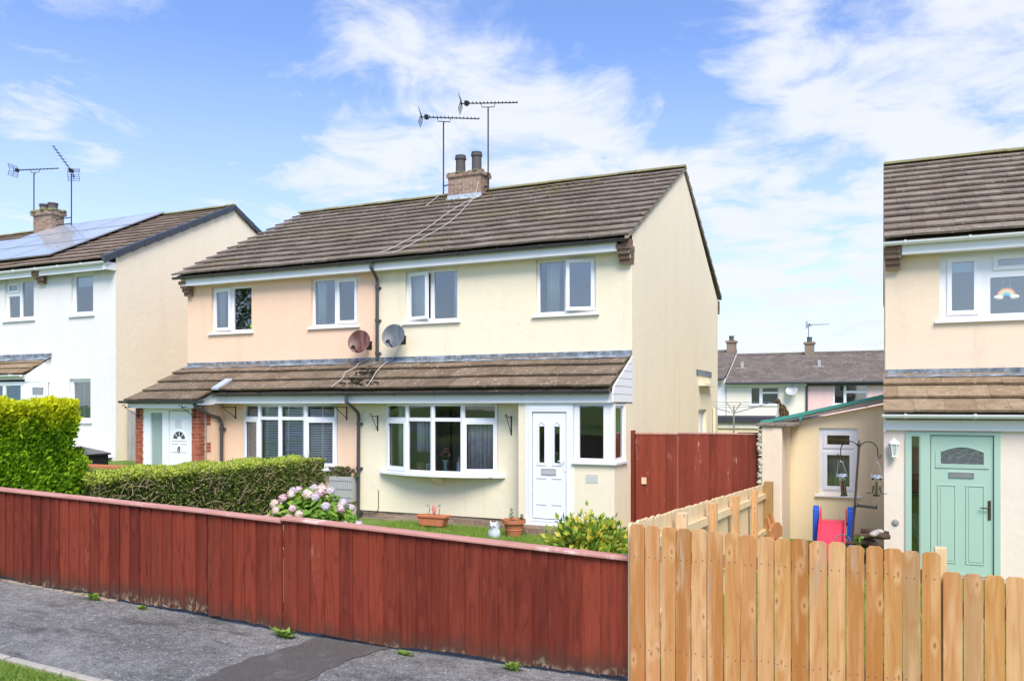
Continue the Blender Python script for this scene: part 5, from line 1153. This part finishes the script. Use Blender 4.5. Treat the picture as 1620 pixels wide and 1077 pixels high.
def hedge_leaves(m, faces, n, size, up=.6, lumps=1.):
    """leaf sprays spread over (origin, U, V, N, depth) slabs"""
    tot = sum(Vector(f[1]).length*Vector(f[2]).length*f[4] for f in faces)
    for O,U,V,Nn,wgt in faces:
        O,U,V,Nn = map(Vector,(O,U,V,Nn)); k = int(n*U.length*V.length*wgt/tot)
        for _ in range(k):
            a, b = rnd.random(), rnd.random(); lump = lumps*(.05*math.sin(a*U.length*5+b*2)+.05*math.sin(b*V.length*6+a*4)+.03*math.sin(a*U.length*17)*math.sin(b*V.length*13))
            p = O+U*a+V*b+Nn*(rnd.uniform(-.13,.03)+lump); d = (Nn*rnd.uniform(.3,1)+Vector((rnd.gauss(0,.5),rnd.gauss(0,.5),rnd.gauss(up,.45)))).normalized(); s_ = size*rnd.uniform(.6,1.4)
            w = d.cross(Vector((rnd.gauss(0,1),rnd.gauss(0,1),rnd.gauss(0,1)))).normalized()*s_*.30; q = d.cross(w).normalized()*s_*.18
            m.face(p-w*.3, p+d*s_*.4-w, p+d*s_+q, p+d*s_*.45+w)
bh = thing('hedge', (-9.5,6.2,.3), 'bright yellow green conifer hedge, taller, at the left above the red fence', 'hedge')
m = MB(); x1 = -9.05; zt_ = 2.07
hedge_leaves(m, [((x1,5.0,.2),(0,1.95,0),(0,0,zt_-.2),(1,0,0),1.),((x1-.9,5.0,zt_),(.9,0,0),(0,2.0,0),(0,0,1),.8),((x1-.9,6.92,.2),(.9,0,0),(0,0,zt_-.3),(0,1,0),.4),((x1-.1,6.85,.2),(0,.28,0),(0,0,1.30),(1,0,0),1.1),((x1-.5,6.88,1.42),(.5,0,0),(0,.26,0),(0,0,1),1.),((x1-.9,5.0,.2),(.9,0,0),(0,0,zt_-.2),(0,-1,0),.8)], 95000, .052, .7, .8)
g = G('conifer_leaf'); v = g.co(); sp = g.N.new('ShaderNodeSeparateXYZ'); g.L.new(g.tc.outputs['Object'], sp.inputs[0])
top_tone = g.rng(g.math('ADD', sp.outputs[2], g.math('MULTIPLY', g.noise(v,4,4), .5)), 1.62, 2.15, 0, 1)  # new growth, yellower towards the top
c_ = g.mix(top_tone, g.ramp(g.math('ADD',g.math('MULTIPLY',g.isl(),.55),g.math('MULTIPLY',g.noise(v,3,4),.45)), [(.2,(.05,.14,.006)),(.45,(.20,.40,.012)),(.8,(.44,.62,.03))]), (.74,.74,.02))
cm_ = g.fin(c_, .6, None, spec=.2); tr = g.N.new('ShaderNodeBsdfTranslucent'); g.L.new(c_, tr.inputs[0]); mx = g.N.new('ShaderNodeMixShader'); mx.inputs[0].default_value = .35
g.L.new(g.b.outputs[0],mx.inputs[1]); g.L.new(tr.outputs[0],mx.inputs[2]); g.L.new(mx.outputs[0],g.out.inputs[0])
m.build('foliage', cm_, bh)
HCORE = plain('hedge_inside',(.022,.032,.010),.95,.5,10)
m = MB(); m.box(x1-.85,x1-.13,5.05,6.88,.2,zt_-.13); m.box(x1-.5,x1-.22,6.88,7.1,.2,1.3); m.build('inner_core', HCORE, bh)  # plain dark boxes added inside the foliage to block the view through
dh = thing('hedge', (-9.2,9.3,.1), 'low dark green hedge with bare twigs along the peach garden', 'hedge')
m = MB(); x1 = -8.84; hz = lambda y: 1.30-(y-6.9)*.026
hedge_leaves(m, [((x1,7.0,.0),(0,4.6,0),(0,0,1.15),(1,0,0),.9),((x1-.65,7.0,1.165),(.65,0,0),(0,4.6,-.06),(0,0,1),1.5),((x1-.65,11.55,.0),(.65,0,0),(0,0,1.09),(0,1,0),.5)], 80000, .040, .15, .35)
g = G('dark_hedge_leaf'); v = g.co(); sp = g.N.new('ShaderNodeSeparateXYZ'); g.L.new(g.tc.outputs['Object'], sp.inputs[0])
top_tone = g.rng(g.math('ADD', sp.outputs[2], g.math('MULTIPLY', g.noise(v,5,4), .22)), 1.04, 1.18, 0, .85)  # leaf colour turns paler towards the top of the hedge
c_ = g.mix(top_tone, g.ramp(g.math('ADD',g.math('MULTIPLY',g.isl(),.6),g.math('MULTIPLY',g.noise(v,2.4,5,.65),.4)), [(.15,(.03,.05,.010)),(.45,(.09,.14,.022)),(.74,(.20,.25,.05)),(.98,(.40,.33,.15))]), (.42,.50,.07))
m.build('foliage', g.fin(c_, .65, None, spec=.15), dh)
m = MB(); m.box(x1-.55,x1-.16,7.05,11.5,.0,1.05); m.build('inner_core', HCORE, dh)  # dark filler box added so nothing shows through the leaves
m = MB()
for _ in range(1200):
    y, z = rnd.uniform(7.0,11.4), rnd.uniform(.1,1.1); p = Vector((x1-rnd.uniform(-.02,.10),y,z)); d = Vector((rnd.uniform(.2,1)*.12,rnd.gauss(0,.11),rnd.gauss(.06,.09))); m.tube([p,p+d*.55+Vector((0,0,rnd.gauss(0,.02))),p+d],[.0055,.004,.002],4,caps=False)
m.build('twigs', plain('bare_twig',(.42,.31,.19),.9,.3,20), dh)
# hydrangea
hy = thing('hydrangea', (-7.1,9.0,.05), 'hydrangea bush with pink and lilac flower heads behind the red fence', 'hydrangea')
HL = leaf('hydrangea_leaf',[(0,(.09,.19,.02)),(.45,(.19,.36,.05)),(.8,(.36,.50,.08)),(1,(.52,.56,.09))],.35,.45); m = MB(); hc = Vector((-7.08,9.0,.12)); hr = Vector((.78,.55,.80))
def dome(k=1.): 
    while True:
        d = Vector((rnd.gauss(0,1),rnd.gauss(0,1),rnd.gauss(0,1))).normalized()
        if d.z > -.15: return Vector((hc.x+d.x*hr.x*k,hc.y+d.y*hr.y*k,hc.z+d.z*hr.z*k)), d
for _ in range(1500):
    p, d = dome(rnd.uniform(.72,1.0)); f_ = (d+Vector((rnd.gauss(0,.5),rnd.gauss(0,.5),rnd.gauss(.1,.4)))).normalized(); u = f_.cross(Vector((0,0,1))).normalized(); w = (u*rnd.gauss(0,1)+f_.cross(u)*rnd.gauss(0,1)).normalized(); q = f_.cross(w); L_ = rnd.uniform(.09,.15)
    m.face(p-w*L_*.5,p-w*L_*.1-q*L_*.30+f_*.012,p+w*L_*.35-q*L_*.16,p+w*L_*.5-f_*.015,p+w*L_*.35+q*L_*.16,p-w*L_*.1+q*L_*.30+f_*.012)
m.build('leaves', HL, hy); m = MB(); m.ball(hc,(hr.x*.72,hr.y*.72,hr.z*.75),12,8); m.build('stems', HCORE, hy)  # the stems part is a plain dark ball added to fill the bush
FLW = [leaf('petal_'+k,[(0,a),(.6,b),(1,(.80,.74,.70))],.25) for k,a,b in (('pink',(.68,.40,.50),(.82,.62,.68)),('lilac',(.58,.50,.68),(.74,.68,.78)),('blush',(.74,.54,.52),(.84,.74,.68)))]
spots = []
while len(spots) < 36:
    p, d = dome(1.02)
    if d.y > .30 or d.z < .12 or any((p-q).length < .115 for q,_ in spots): continue
    spots.append((p,d))
for i,(p,d) in enumerate(spots):
    m = MB(); r_ = rnd.uniform(.048,.072)
    for _ in range(105):
        e = Vector((rnd.gauss(0,1),rnd.gauss(0,1),rnd.gauss(0,1))).normalized(); 
        if e.dot(d) < -.35: continue
        c = p+e*r_*rnd.uniform(.78,1.12); u = e.orthogonal().normalized(); u = (u*math.cos(i+_)+e.cross(u)*math.sin(i+_)); w = e.cross(u); k = .020
        m.face(c-u*k,c-w*k*.9+e*.004,c+u*k,c+w*k*.9+e*.004)
    m.ball(p,r_*.86,8,6); m.build('flower_head', FLW[i % 3], hy)
# variegated shrub by the corner post
sh = thing('shrub', (-3.35,10.0,-.1), 'yellow and green leafy shrub in front of the cream porch corner', 'shrub'); m, s_ = MB(), MB(); hc = Vector((-3.42,10.0,-.12)); hr = Vector((.66,.62,.80))
for k in range(150):
    p, d = dome(rnd.uniform(.80,1.04)); s_.tube([(hc.x+rnd.gauss(0,.06),hc.y+rnd.gauss(0,.06),hc.z-.1),hc.lerp(p,.5)+Vector((0,0,.05)),p],[.010,.007,.003],5)
    for j in range(30):
        q = hc.lerp(p, rnd.uniform(.45,1.0))+Vector((rnd.gauss(0,.05),rnd.gauss(0,.05),rnd.gauss(0,.05))); f_ = (d+Vector((rnd.gauss(0,.6),rnd.gauss(0,.6),rnd.gauss(.3,.4)))).normalized(); w = (d+Vector((rnd.gauss(0,.7),rnd.gauss(0,.7),rnd.gauss(.2,.6)))).normalized(); t_ = f_.cross(w).normalized(); L_ = rnd.uniform(.075,.13)
        m.face(q,q+w*L_*.45-t_*L_*.26,q+w*L_,q+w*L_*.45+t_*L_*.26)
m.build('leaves', leaf('variegated_leaf',[(0,(.09,.18,.02)),(.35,(.17,.31,.04)),(.56,(.32,.44,.06)),(.70,(.62,.55,.06)),(1,(.75,.66,.18))],.3,.4), sh); s_.build('stems', plain('shrub_stem',(.11,.08,.04),.8), sh)
for x, y, h_, r_, l in ((-7.95,5.20,.24,.12,'tall grass tuft at the left end of the red fence foot'),(-6.55,5.22,.10,.11,'small bright weed at the foot of the longest red panel'),(-5.95,5.23,.06,.08,'tiny weed at the fence foot left of the short red panel'),(-4.36,5.22,.11,.17,'broad leafed weed where the right red panel begins'),(-3.30,5.33,.06,.08,'tiny weed beside the dark tarmac patch'),(-2.45,5.44,.10,.10,'weed at the foot of the right red panel')):
    h_ *= .75; r_ *= .8; t = thing('weed', (x,y,zg(x,y)), l, 'weed', 'weeds along the foot of the red fence'); m = MB()
    for k in range(46):
        a = rnd.uniform(0,6.28); d = Vector((math.cos(a)*r_*rnd.uniform(.4,1),math.sin(a)*r_*.6*rnd.uniform(.3,1),h_*rnd.uniform(.4,1))); w = d.cross(Vector((0,0,1))).normalized()*(.006+.08*r_); b = Vector((x+rnd.gauss(0,.02),y-.02,zg(x,y))); m.face(b-w*.4,b+d*.55-w+Vector((0,0,h_*.2)),b+d,b+d*.55+w+Vector((0,0,h_*.2)),b+w*.4)
    m.build('leaves', GRASS, t)

# ------------------------------------------------------------ white house on the left
left = thing('house', (-24,15.2,.6), 'white rendered house with solar panels at the left edge', 'house')
YLw = 15.2; LX = -18.32; EL, RLg = (14.85,5.86), (19.48,8.22); RZ = lambda y: EL[1]+(RLg[1]-EL[1])/(RLg[0]-EL[0])*(y-EL[0])
m = MB(); f = FRONT(YLw); w1,w2,w3 = (-20.02,-19.17,4.50,5.62),(-22.78,-21.54,4.48,5.62),(-20.10,-19.27,1.64,2.78)
m.plate(f,-33,LX,.2,5.72,[w1,w2,w3],-.10,0); m.build('wall', WHITE_R, left)
m = MB(); g_ = RIGHT(LX); m.face(g_(YLw,.2),g_(23.75,.2),g_(23.75,5.75),g_(RLg[0],RLg[1]-.07),g_(YLw,5.98)); m.face((-33,23.75,.2),(LX,23.75,.2),(LX,23.75,5.75),(-33,23.75,5.75)); m.build('gable_wall', GABLE_L, left)
shell(left,-33,LX-.1,YLw+.1,23.6,.7,3.2,5.7)
roof(left,-33,LX+.03,*EL,*RLg,13,TILE_L)
m = MB(); N_ = 11; VC = plain('dry_verge',(.055,.065,.080),.45,.1,5)
for sgn in (0,1):
    for i in range(N_):
        s0, s1 = i/N_, (i+1)/N_-.004; P_ = lambda s: ((EL[0]-.05+(RLg[0]-EL[0]+.05)*s) if sgn == 0 else (2*RLg[0]-EL[0]+.05-(RLg[0]-EL[0]+.05)*s), EL[1]+(RLg[1]-EL[1])*s)
        (ya,za),(yb,zb_) = P_(s0),P_(s1); e = .012
        m.hexa([(LX-.08,ya,za+.04),(LX+.075,ya,za-.13),(LX+.075,yb,zb_-.10),(LX-.08,yb,zb_+.04),(LX-.08,ya,za+.065+e),(LX+.075,ya,za+.055+e),(LX+.075,yb,zb_+.055),(LX-.08,yb,zb_+.065)])
m.build('verge_cap', VC, left)
m = MB(); m.box(-33,-21.30,14.95,14.97,5.60,5.77); m.box(-20.98,LX-.12,14.95,14.97,5.60,5.77); m.build('fascia', FASCIA, left); gutter(left,-33,LX+.02,14.88,5.80,WGUTTER,.06)
m = MB(); m.box(LX-.119,LX+.012,14.90,15.199,5.60,5.80); m.build('box_end', FASCIA, left)
corbel(left,-21.25,-20.99,YLw,5.75,4)
m = MB(); tiles(m,-27,-20.87,14.40,2.90,15.18,3.36,3,.41,.034); m.build('lean_to_roof', TILE_LR, left); flashing(left,-27,-20.80,YLw,3.40,3.50,15.0,3.30)
m = MB(); m.prism([(14.50,2.70),(15.2,2.70),(15.2,3.35),(14.50,2.88)], RIGHT(-20.88), -.03, .0); m.box(-27,-20.88,14.46,14.48,2.76,2.88); m.build('fascia', FASCIA, left); gutter(left,-27,-20.86,14.36,2.88,WGUTTER,.055)
m = MB(); m.box(-27,-20.92,14.52,15.19,.4,2.70); m.build('porch', UPVC, left)
window(left, RIGHT(-20.92,14.54,1.5), .62, 1.20, [(.10,.52,.80,1.10,'s',.01),(.10,.52,.08,.66,'s',.01)], sill=False, setb=-.03, name='porch_window')
window(left, FRONT(14.52,-22.4,1.2), 1.42, 1.5, [(.08,.60,1.0,1.40,'f'),(.08,.60,.08,.9,'f'),(.72,1.34,1.0,1.4,'f'),(.72,1.34,.08,.9,'f')], sill=False, setb=-.03, name='porch_window')
window(left, FRONT(YLw,w1[0],w1[2]), .85, 1.12, [(.10,.77,.09,1.04,'f')]); window(left, FRONT(YLw,w3[0],w3[2]), .83, 1.14, [(.09,.75,.09,1.06,'f')])
window(left, FRONT(YLw,w2[0],w2[2]), 1.24, 1.14, [(.10,.53,.80,1.03,'s',.01),(.09,.56,.08,.68,'f'),(.66,1.16,.08,1.05,'f')])
I2 = FRONT(YLw+.19); curtain(I2,-19.45,-19.2,4.5,5.6,0,CURTAIN_P,'dusky purple curtain in the narrow upper window of the white house',waves=4); curtain(I2,-22.45,-22.05,4.5,5.6,0,CURTAIN_P,'dusky purple curtain in the wider upper window of the white house',waves=4)
m = MB(); m.box(-19.98,-19.2,YLw+.16,YLw+.165,5.28,5.6); tag(m.build('roller_blind', BL), 'pale roller blind at the top of the white house narrow upper window','blind')
m = MB()
for i in range(20): m.box(-20.05,-19.3,YLw+.15,YLw+.17,1.72+i*.05,1.735+i*.05)
m.box(-19.70,-19.67,YLw+.14,YLw+.149,1.70,2.74); tag(m.build('venetian_blind', BLIND), 'white venetian blind in the lower window of the white house','blind')
ch = brick_part('chimney', left, [(-26.95,-26.05,19.0,19.5,7.7,8.66),(-27.02,-25.98,18.94,19.56,8.66,8.78)], BRICK_CH, bl=.3, gap=.018)
m = MB(); [m.ball((rnd.uniform(-27.0,-26.0),rnd.uniform(18.95,19.54),8.79+.05*rnd.random()),(rnd.uniform(.06,.16),rnd.uniform(.05,.12),rnd.uniform(.03,.08)),7,4) for _ in range(80)]; m.build('chimney_cap', MOSSY, ch, smooth=True)
for x in (-26.72,-26.28): m = MB(); m.lathe([(.16,8.78),(.15,9.02),(.17,9.05),(.17,9.10),(.12,9.10)],(x,19.25,0),14); m.build('chimney_pot', POT, ch)
aerial((-27.20,19.2,8.0),(-27.20,19.2,10.22),(-28.1,19.05,10.40),(-26.3,19.45,10.36),'tv aerial with a level boom left of the white house chimney',rod=.2,n=13,brk=(-26.95,(8.2,8.45)))
aerial((-25.28,19.2,8.0),(-25.28,19.2,10.0),(-25.36,19.35,10.02),(-24.95,18.3,10.62),'tv aerial pointing steeply up right of the white house chimney',rod=.2,n=9,brk=(-26.04,(8.3,8.5)))
SOL = None
g = G('solar_cells_sky_sheen'); v = g.co((1,1,1)); SOL = g.fin(g.mix(g.noise(v,.8,3), (.40,.43,.46),(.52,.55,.58)), .10, None, spec=1.0)  # base colour painted pale to stand for the sky reflected in the cells
FRM = plain('alloy_frame',(.48,.50,.53),.35,.05,5,.5,.5)
sl_ = (RLg[1]-EL[1])/(RLg[0]-EL[0]); al = math.atan(sl_); ca, sa = math.cos(al), math.sin(al)
def panel(xr, yb, w, h, lab):
    fr = F((xr-w, yb, RZ(yb)+.16), (1,0,0), (0,ca,sa), (0,-sa,ca)); t = thing('solar_panel', fr(w/2,0,0), lab, 'solar panel', 'solar panels on the white house roof')
    m = MB(); m.plate(fr,0,w,0,h,[(.03,w-.03,.03,h-.03)],-.03,.004,back=True,edge=True); m.build('frame', FRM, t)
    m = MB(); m.fbox(fr,.028,w-.028,.028,h-.028,-.02,-.002); m.build('cells', SOL, t)
    for k in (.25,.75): m = MB(); m.fbox(fr,w-.16,w+.05,k*h,k*h+.05,-.13,-.035); m.build('mount', IRON, t)
nm = {0:'lowest',1:'middle',2:'topmost'}; cl = ['rightmost','second from right','third from right','fourth from right','fifth from right','sixth from right']
for r_ in range(3):
    for c_ in range(5):
        if r_ == 2 and c_ in (3,4): continue
        panel(-21.15-c_*1.72, 15.35+r_*1.36, 1.70, 1.34/ca-.02, '%s solar panel of the %s row on the white house roof' % (cl[c_], nm[r_]))
# between white and peach houses
t = thing('timber_fence', (-16.8,15.5,.2), 'weathered grey upright board fence between the white and peach houses', 'fence'); m = MB(); u = -18.25
while u < -15.3: m.box(u,u+.155,15.5,15.522+.012*rnd.random(),.0,1.93+rnd.uniform(-.01,.01)); u += .168
m.build('boards', GREYWOOD, t); m = MB(); m.box(-18.25,-15.3,15.523+.02,15.58,.5,.6); m.box(-18.25,-15.3,15.543,15.58,1.5,1.6); m.build('rail', GREYWOOD, t)
t = thing('storage_box', (-17.7,13.7,.45), 'black lidded storage box low against the white house wall', 'box'); m = MB(); m.box(-18.25,-17.25,13.4,14.1,.3,.86); m.build('box', plain('black_plastic',(.02,.021,.024),.4), t); m = MB(); m.prism([(-18.3,.862),(-17.2,.862),(-17.2,.90),(-17.5,.95),(-18.3,1.05)], FRONT(13.37), -.77, 0); m.build('lid', plain('black_lid',(.025,.027,.032),.3), t)
t = thing('garden_wall', (-17.0,13.6,.3), 'low rendered garden wall with a terracotta coping beyond the bright hedge', 'wall'); m = MB(); m.box(-17.6,-15.6,13.2,13.4,-.2,.62); m.build('render', SAND, t); m = MB(); m.box(-17.65,-15.6,13.16,13.44,.622,.68); m.build('coping', TERRA, t)

# ------------------------------------------------------------ terrace and garage far behind
CT, ST = math.cos(TH), math.sin(TH)
def FF(b): return F((-ST*b, CT*b, 0), (CT,ST,0), (0,0,1), (ST,-CT,0))            # u across, v up, n toward the street
def far_roof(parent, fr, u0, u1, ze, zr, d0, d1, n, mat):
    m = MB(); sl = math.hypot(d1-d0, zr-ze)
    for i in range(n):
        s0, s1 = i/n, min(1,(i+1)/n+.01); dA, dB = d0+(d1-d0)*s0, d0+(d1-d0)*s1; zA, zB = ze+(zr-ze)*s0, ze+(zr-ze)*s1; u = u0-(.2 if i % 2 else 0)
        while u < u1:
            a, b = max(u,u0), min(u+.40,u1); u += .40; j = rnd.uniform(0,.012)
            if b-a > .03: m.hexa([fr(a+.003,zA,-dA),fr(b-.003,zA,-dA),fr(b-.003,zB-.03,-dB),fr(a+.003,zB-.03,-dB),fr(a+.003,zA+.055+j,-dA),fr(b-.003,zA+.055+j,-dA),fr(b-.003,zB+.008,-dB),fr(a+.003,zB+.008,-dB)])
    o = m.build('roof', mat, parent); m = MB(); m.face(fr(u0,ze,-(2*d1-d0)),fr(u1,ze,-(2*d1-d0)),fr(u1,zr,-d1),fr(u0,zr,-d1)); m.tube([fr(u0,zr+.02,-d1),fr(u1,zr+.02,-d1)],.10,8); m.build('ridge_tiles', mat, o); return o
fb = FRONT(46.8); ZB = -1.9
def far_house(lab, u0, u1, ze, zr, wallm, wins, base, chim=None, d1=3.9, vents=()):
    t = thing('house', fb((u0+u1)/2,ZB,0), lab, 'house', 'houses of the terrace behind'); m = MB(); m.plate(fb,u0,u1,ZB,ze+.02,[w[:4] for w in wins],-.10,0)
    m.face(fb(u0,ZB,0),fb(u0,ZB,-2*d1),fb(u0,ze,-2*d1),fb(u0,zr-.06,-d1),fb(u0,ze,0)); m.face(fb(u1,ZB,0),fb(u1,ZB,-2*d1),fb(u1,ze,-2*d1),fb(u1,zr-.06,-d1),fb(u1,ze,0)); m.face(fb(u0,ZB,-2*d1),fb(u1,ZB,-2*d1),fb(u1,ze,-2*d1),fb(u0,ze,-2*d1)); m.build('wall', wallm, t)
    m = MB(); m.face(fb(u0+.05,ZB,-2.5),fb(u1-.05,ZB,-2.5),fb(u1-.05,ze,-2.5),fb(u0+.05,ze,-2.5)); m.build('interior', ROOMWALL, t)
    far_roof(t, fb, u0-.02, u1, ze, zr, -.35, d1, 13, TILE_F)
    m = MB(); m.fbox(fb,u0,u1,ze-.20,ze-.06,.15,.17); m.build('fascia', FASCIA if base else GUTTER, t); m = MB(); m.tube([fb(u0,ze-.02,.40),fb(u1,ze-.02,.40)],.06,8); m.build('gutter', GUTTER, t)
    for w in wins: window(t, F(fb(w[0],w[2],0),fb.U,fb.V,fb.N), w[1]-w[0], w[3]-w[2], w[4])
    for u, v in vents: m = MB(); d = (v-ze)/(zr-ze)*(d1+.35)-.35; m.fbox(fb,u-.28,u+.28,v,v+.06,-d-.3,-d+.12); m.fbox(fb,u-.08,u+.08,v+.05,v+.42,-d-.3,-d-.14); m.build('roof_vent', plain('grey_lead_vent_%d' % int(u*10),(.40,.40,.39),.7), t)
    if chim:
        u, zt_ = chim; m, c = MB(), MB(); m.fbox(fb,u-.25,u+.25,zr-.5,zt_-.14,-d1-.3,-d1+.3); m.fbox(fb,u-.31,u+.31,zt_-.139,zt_-.02,-d1-.36,-d1+.36); o = m.build('chimney', FARBRICK, t); p = fb(u,zt_,-d1); m = MB(); m.lathe([(.15,0),(.14,.22),(.16,.24),(.16,.28)],p,12); m.build('chimney_pot', POT, o)
    return t
FARBRICK = plain('far_brick', (.27,.20,.15), .9, .4, 9)
W3 = lambda w,h: [(.08,.48*w/1.5,.08,h-.08),(.64*w/1.5,w-.08,.72*h,h-.08),(.64*w/1.5,w-.08,.08,.62*h)]
far_house('cream house of the terrace behind, with a grey dish, above the red panel',-7.98,-3.71,3.33,5.10,FARCREAM,[(-6.69,-5.13,2.10,3.12,W3(1.56,1.02))],True,(-3.86,5.80),vents=((-7.40,4.20),))
far_house('pink house of the terrace behind, above the yellow outbuilding',-3.69,2.6,3.33,5.10,FARPINK,[(-2.38,-.70,2.12,3.20,[(.08,.52,.08,1.02),(.66,1.62,.74,1.02),(.66,1.62,.08,.62)])],False,None,vents=((-3.20,4.22),))
far_house('white house of the terrace behind with a taller roof, beside the cream gable',-14.5,-8.02,3.58,5.36,FARWHITE,[],True,(-8.33,6.02))
m = MB(); m.tube([fb(-3.70,3.2,.05),fb(-3.70,ZB,.05)],.06,8); tag(m.build('downpipe', GUTTER), 'dark downpipe between the cream and pink terrace houses','pipe')
t = thing('satellite_dish', fb(-4.45,2.75,.1), 'pale satellite dish on the cream terrace house far behind', 'satellite dish'); m = MB(); m.v = []; m.lathe([(.001,0),(.18,.03),(.30,.09),(.31,.09),(.30,.08),(.001,-.01)],fb(-4.45,2.85,.30),16,Matrix.Rotation(R(60),3,'X')); m.build('reflector', plain('pale_dish',(.45,.47,.48),.4), t, smooth=True); m = MB(); m.tube([fb(-4.45,2.85,.3),fb(-4.45,2.75,0)],.03,6); m.tube([fb(-4.45,2.6,.35),fb(-4.5,2.65,.7)],.02,6); m.build('arm', GUTTER, t)
p0 = fb(-3.92,5.2,-3.9); aerial(tuple(p0),tuple(p0+Vector((0,0,1.55))),tuple(p0+Vector((-.1,0,1.6))),tuple(p0+Vector((1.1,.4,1.62))),'thin tv aerial above the chimney of the terrace behind',rod=.2,n=8)
fg_ = FRONT(31.); gr = thing('garage', fg_(-4.0,-1.0,0), 'flat roofed garage with a dark roof edge and an open door, behind the red panel', 'garage')
m = MB(); m.plate(fg_,-6.6,-1.0,-1.2,1.42,[(-4.88,-3.2,-1.2,1.08)],-.15,0); m.face(fg_(-1.0,-1.2,0),fg_(-1.0,-1.2,-5),fg_(-1.0,1.4,-5),fg_(-1.0,1.4,0)); m.face(fg_(-6.6,-1.2,-5),fg_(-1.0,-1.2,-5),fg_(-1.0,1.4,-5),fg_(-6.6,1.4,-5)); m.build('wall', BUFF, gr)
m = MB(); m.fbox(fg_,-6.7,-.9,1.23,1.43,.01,.06); m.build('lintel', FARCREAM, gr); m = MB(); m.fbox(fg_,-6.8,-.8,1.435,1.57,-5.2,.15); m.fbox(fg_,-6.8,-.8,1.571,1.64,-5.2,.10); m.build('roof', plain('roof_felt',(.055,.055,.062),.7,.2,8), gr)

# ------------------------------------------------------------ the other side of the street, seen mirrored in the windows
for src, x, y, l in ((peach,-6.0,-24,'peach house across the street, behind the photographer'),(cream,-11.5,-24,'cream house across the street, behind the photographer')):
    c = copy_tree(src); c.location = (x, y, .1); c.rotation_euler = (0,0,math.pi); c['label'] = l; c['group'] = 'houses across the street'

tt = thing('tree', (-47,-20,1.2), 'leafy tree across the street, mirrored in the peach house upper left window', 'tree')
m = MB(); base = Vector((-47,-20,1.0)); m.tube([base, base+Vector((.2,0,3)), base+Vector((.1,.2,6)), base+Vector((.3,.1,9.5))], [.32,.24,.16,.05], 10)
tips = []
for k in range(16):
    z = 3.2+k*.38; a = k*2.4; e = base+Vector((math.cos(a)*(3.4-k*.12), math.sin(a)*(3.0-k*.12), z+1.8)); m.tube([base+Vector((.15,.1,z)), (base+Vector((.15,.1,z))).lerp(e,.55)+Vector((0,0,.3)), e], [.10,.06,.02], 6); tips.append(e)
m.build('trunk', BARK, tt); m = MB()
for e in tips+[base+Vector((0,0,10))]:
    for _ in range(260):
        sprig(m, e+Vector((rnd.gauss(0,.62),rnd.gauss(0,.62),rnd.gauss(0,.5))), .05, 1, rnd.uniform(.12,.24))
m.build('crown', leaf('tree_leaf', [(0,(.03,.06,.012)),(.6,(.06,.11,.02)),(1,(.11,.16,.03))], .2), tt)
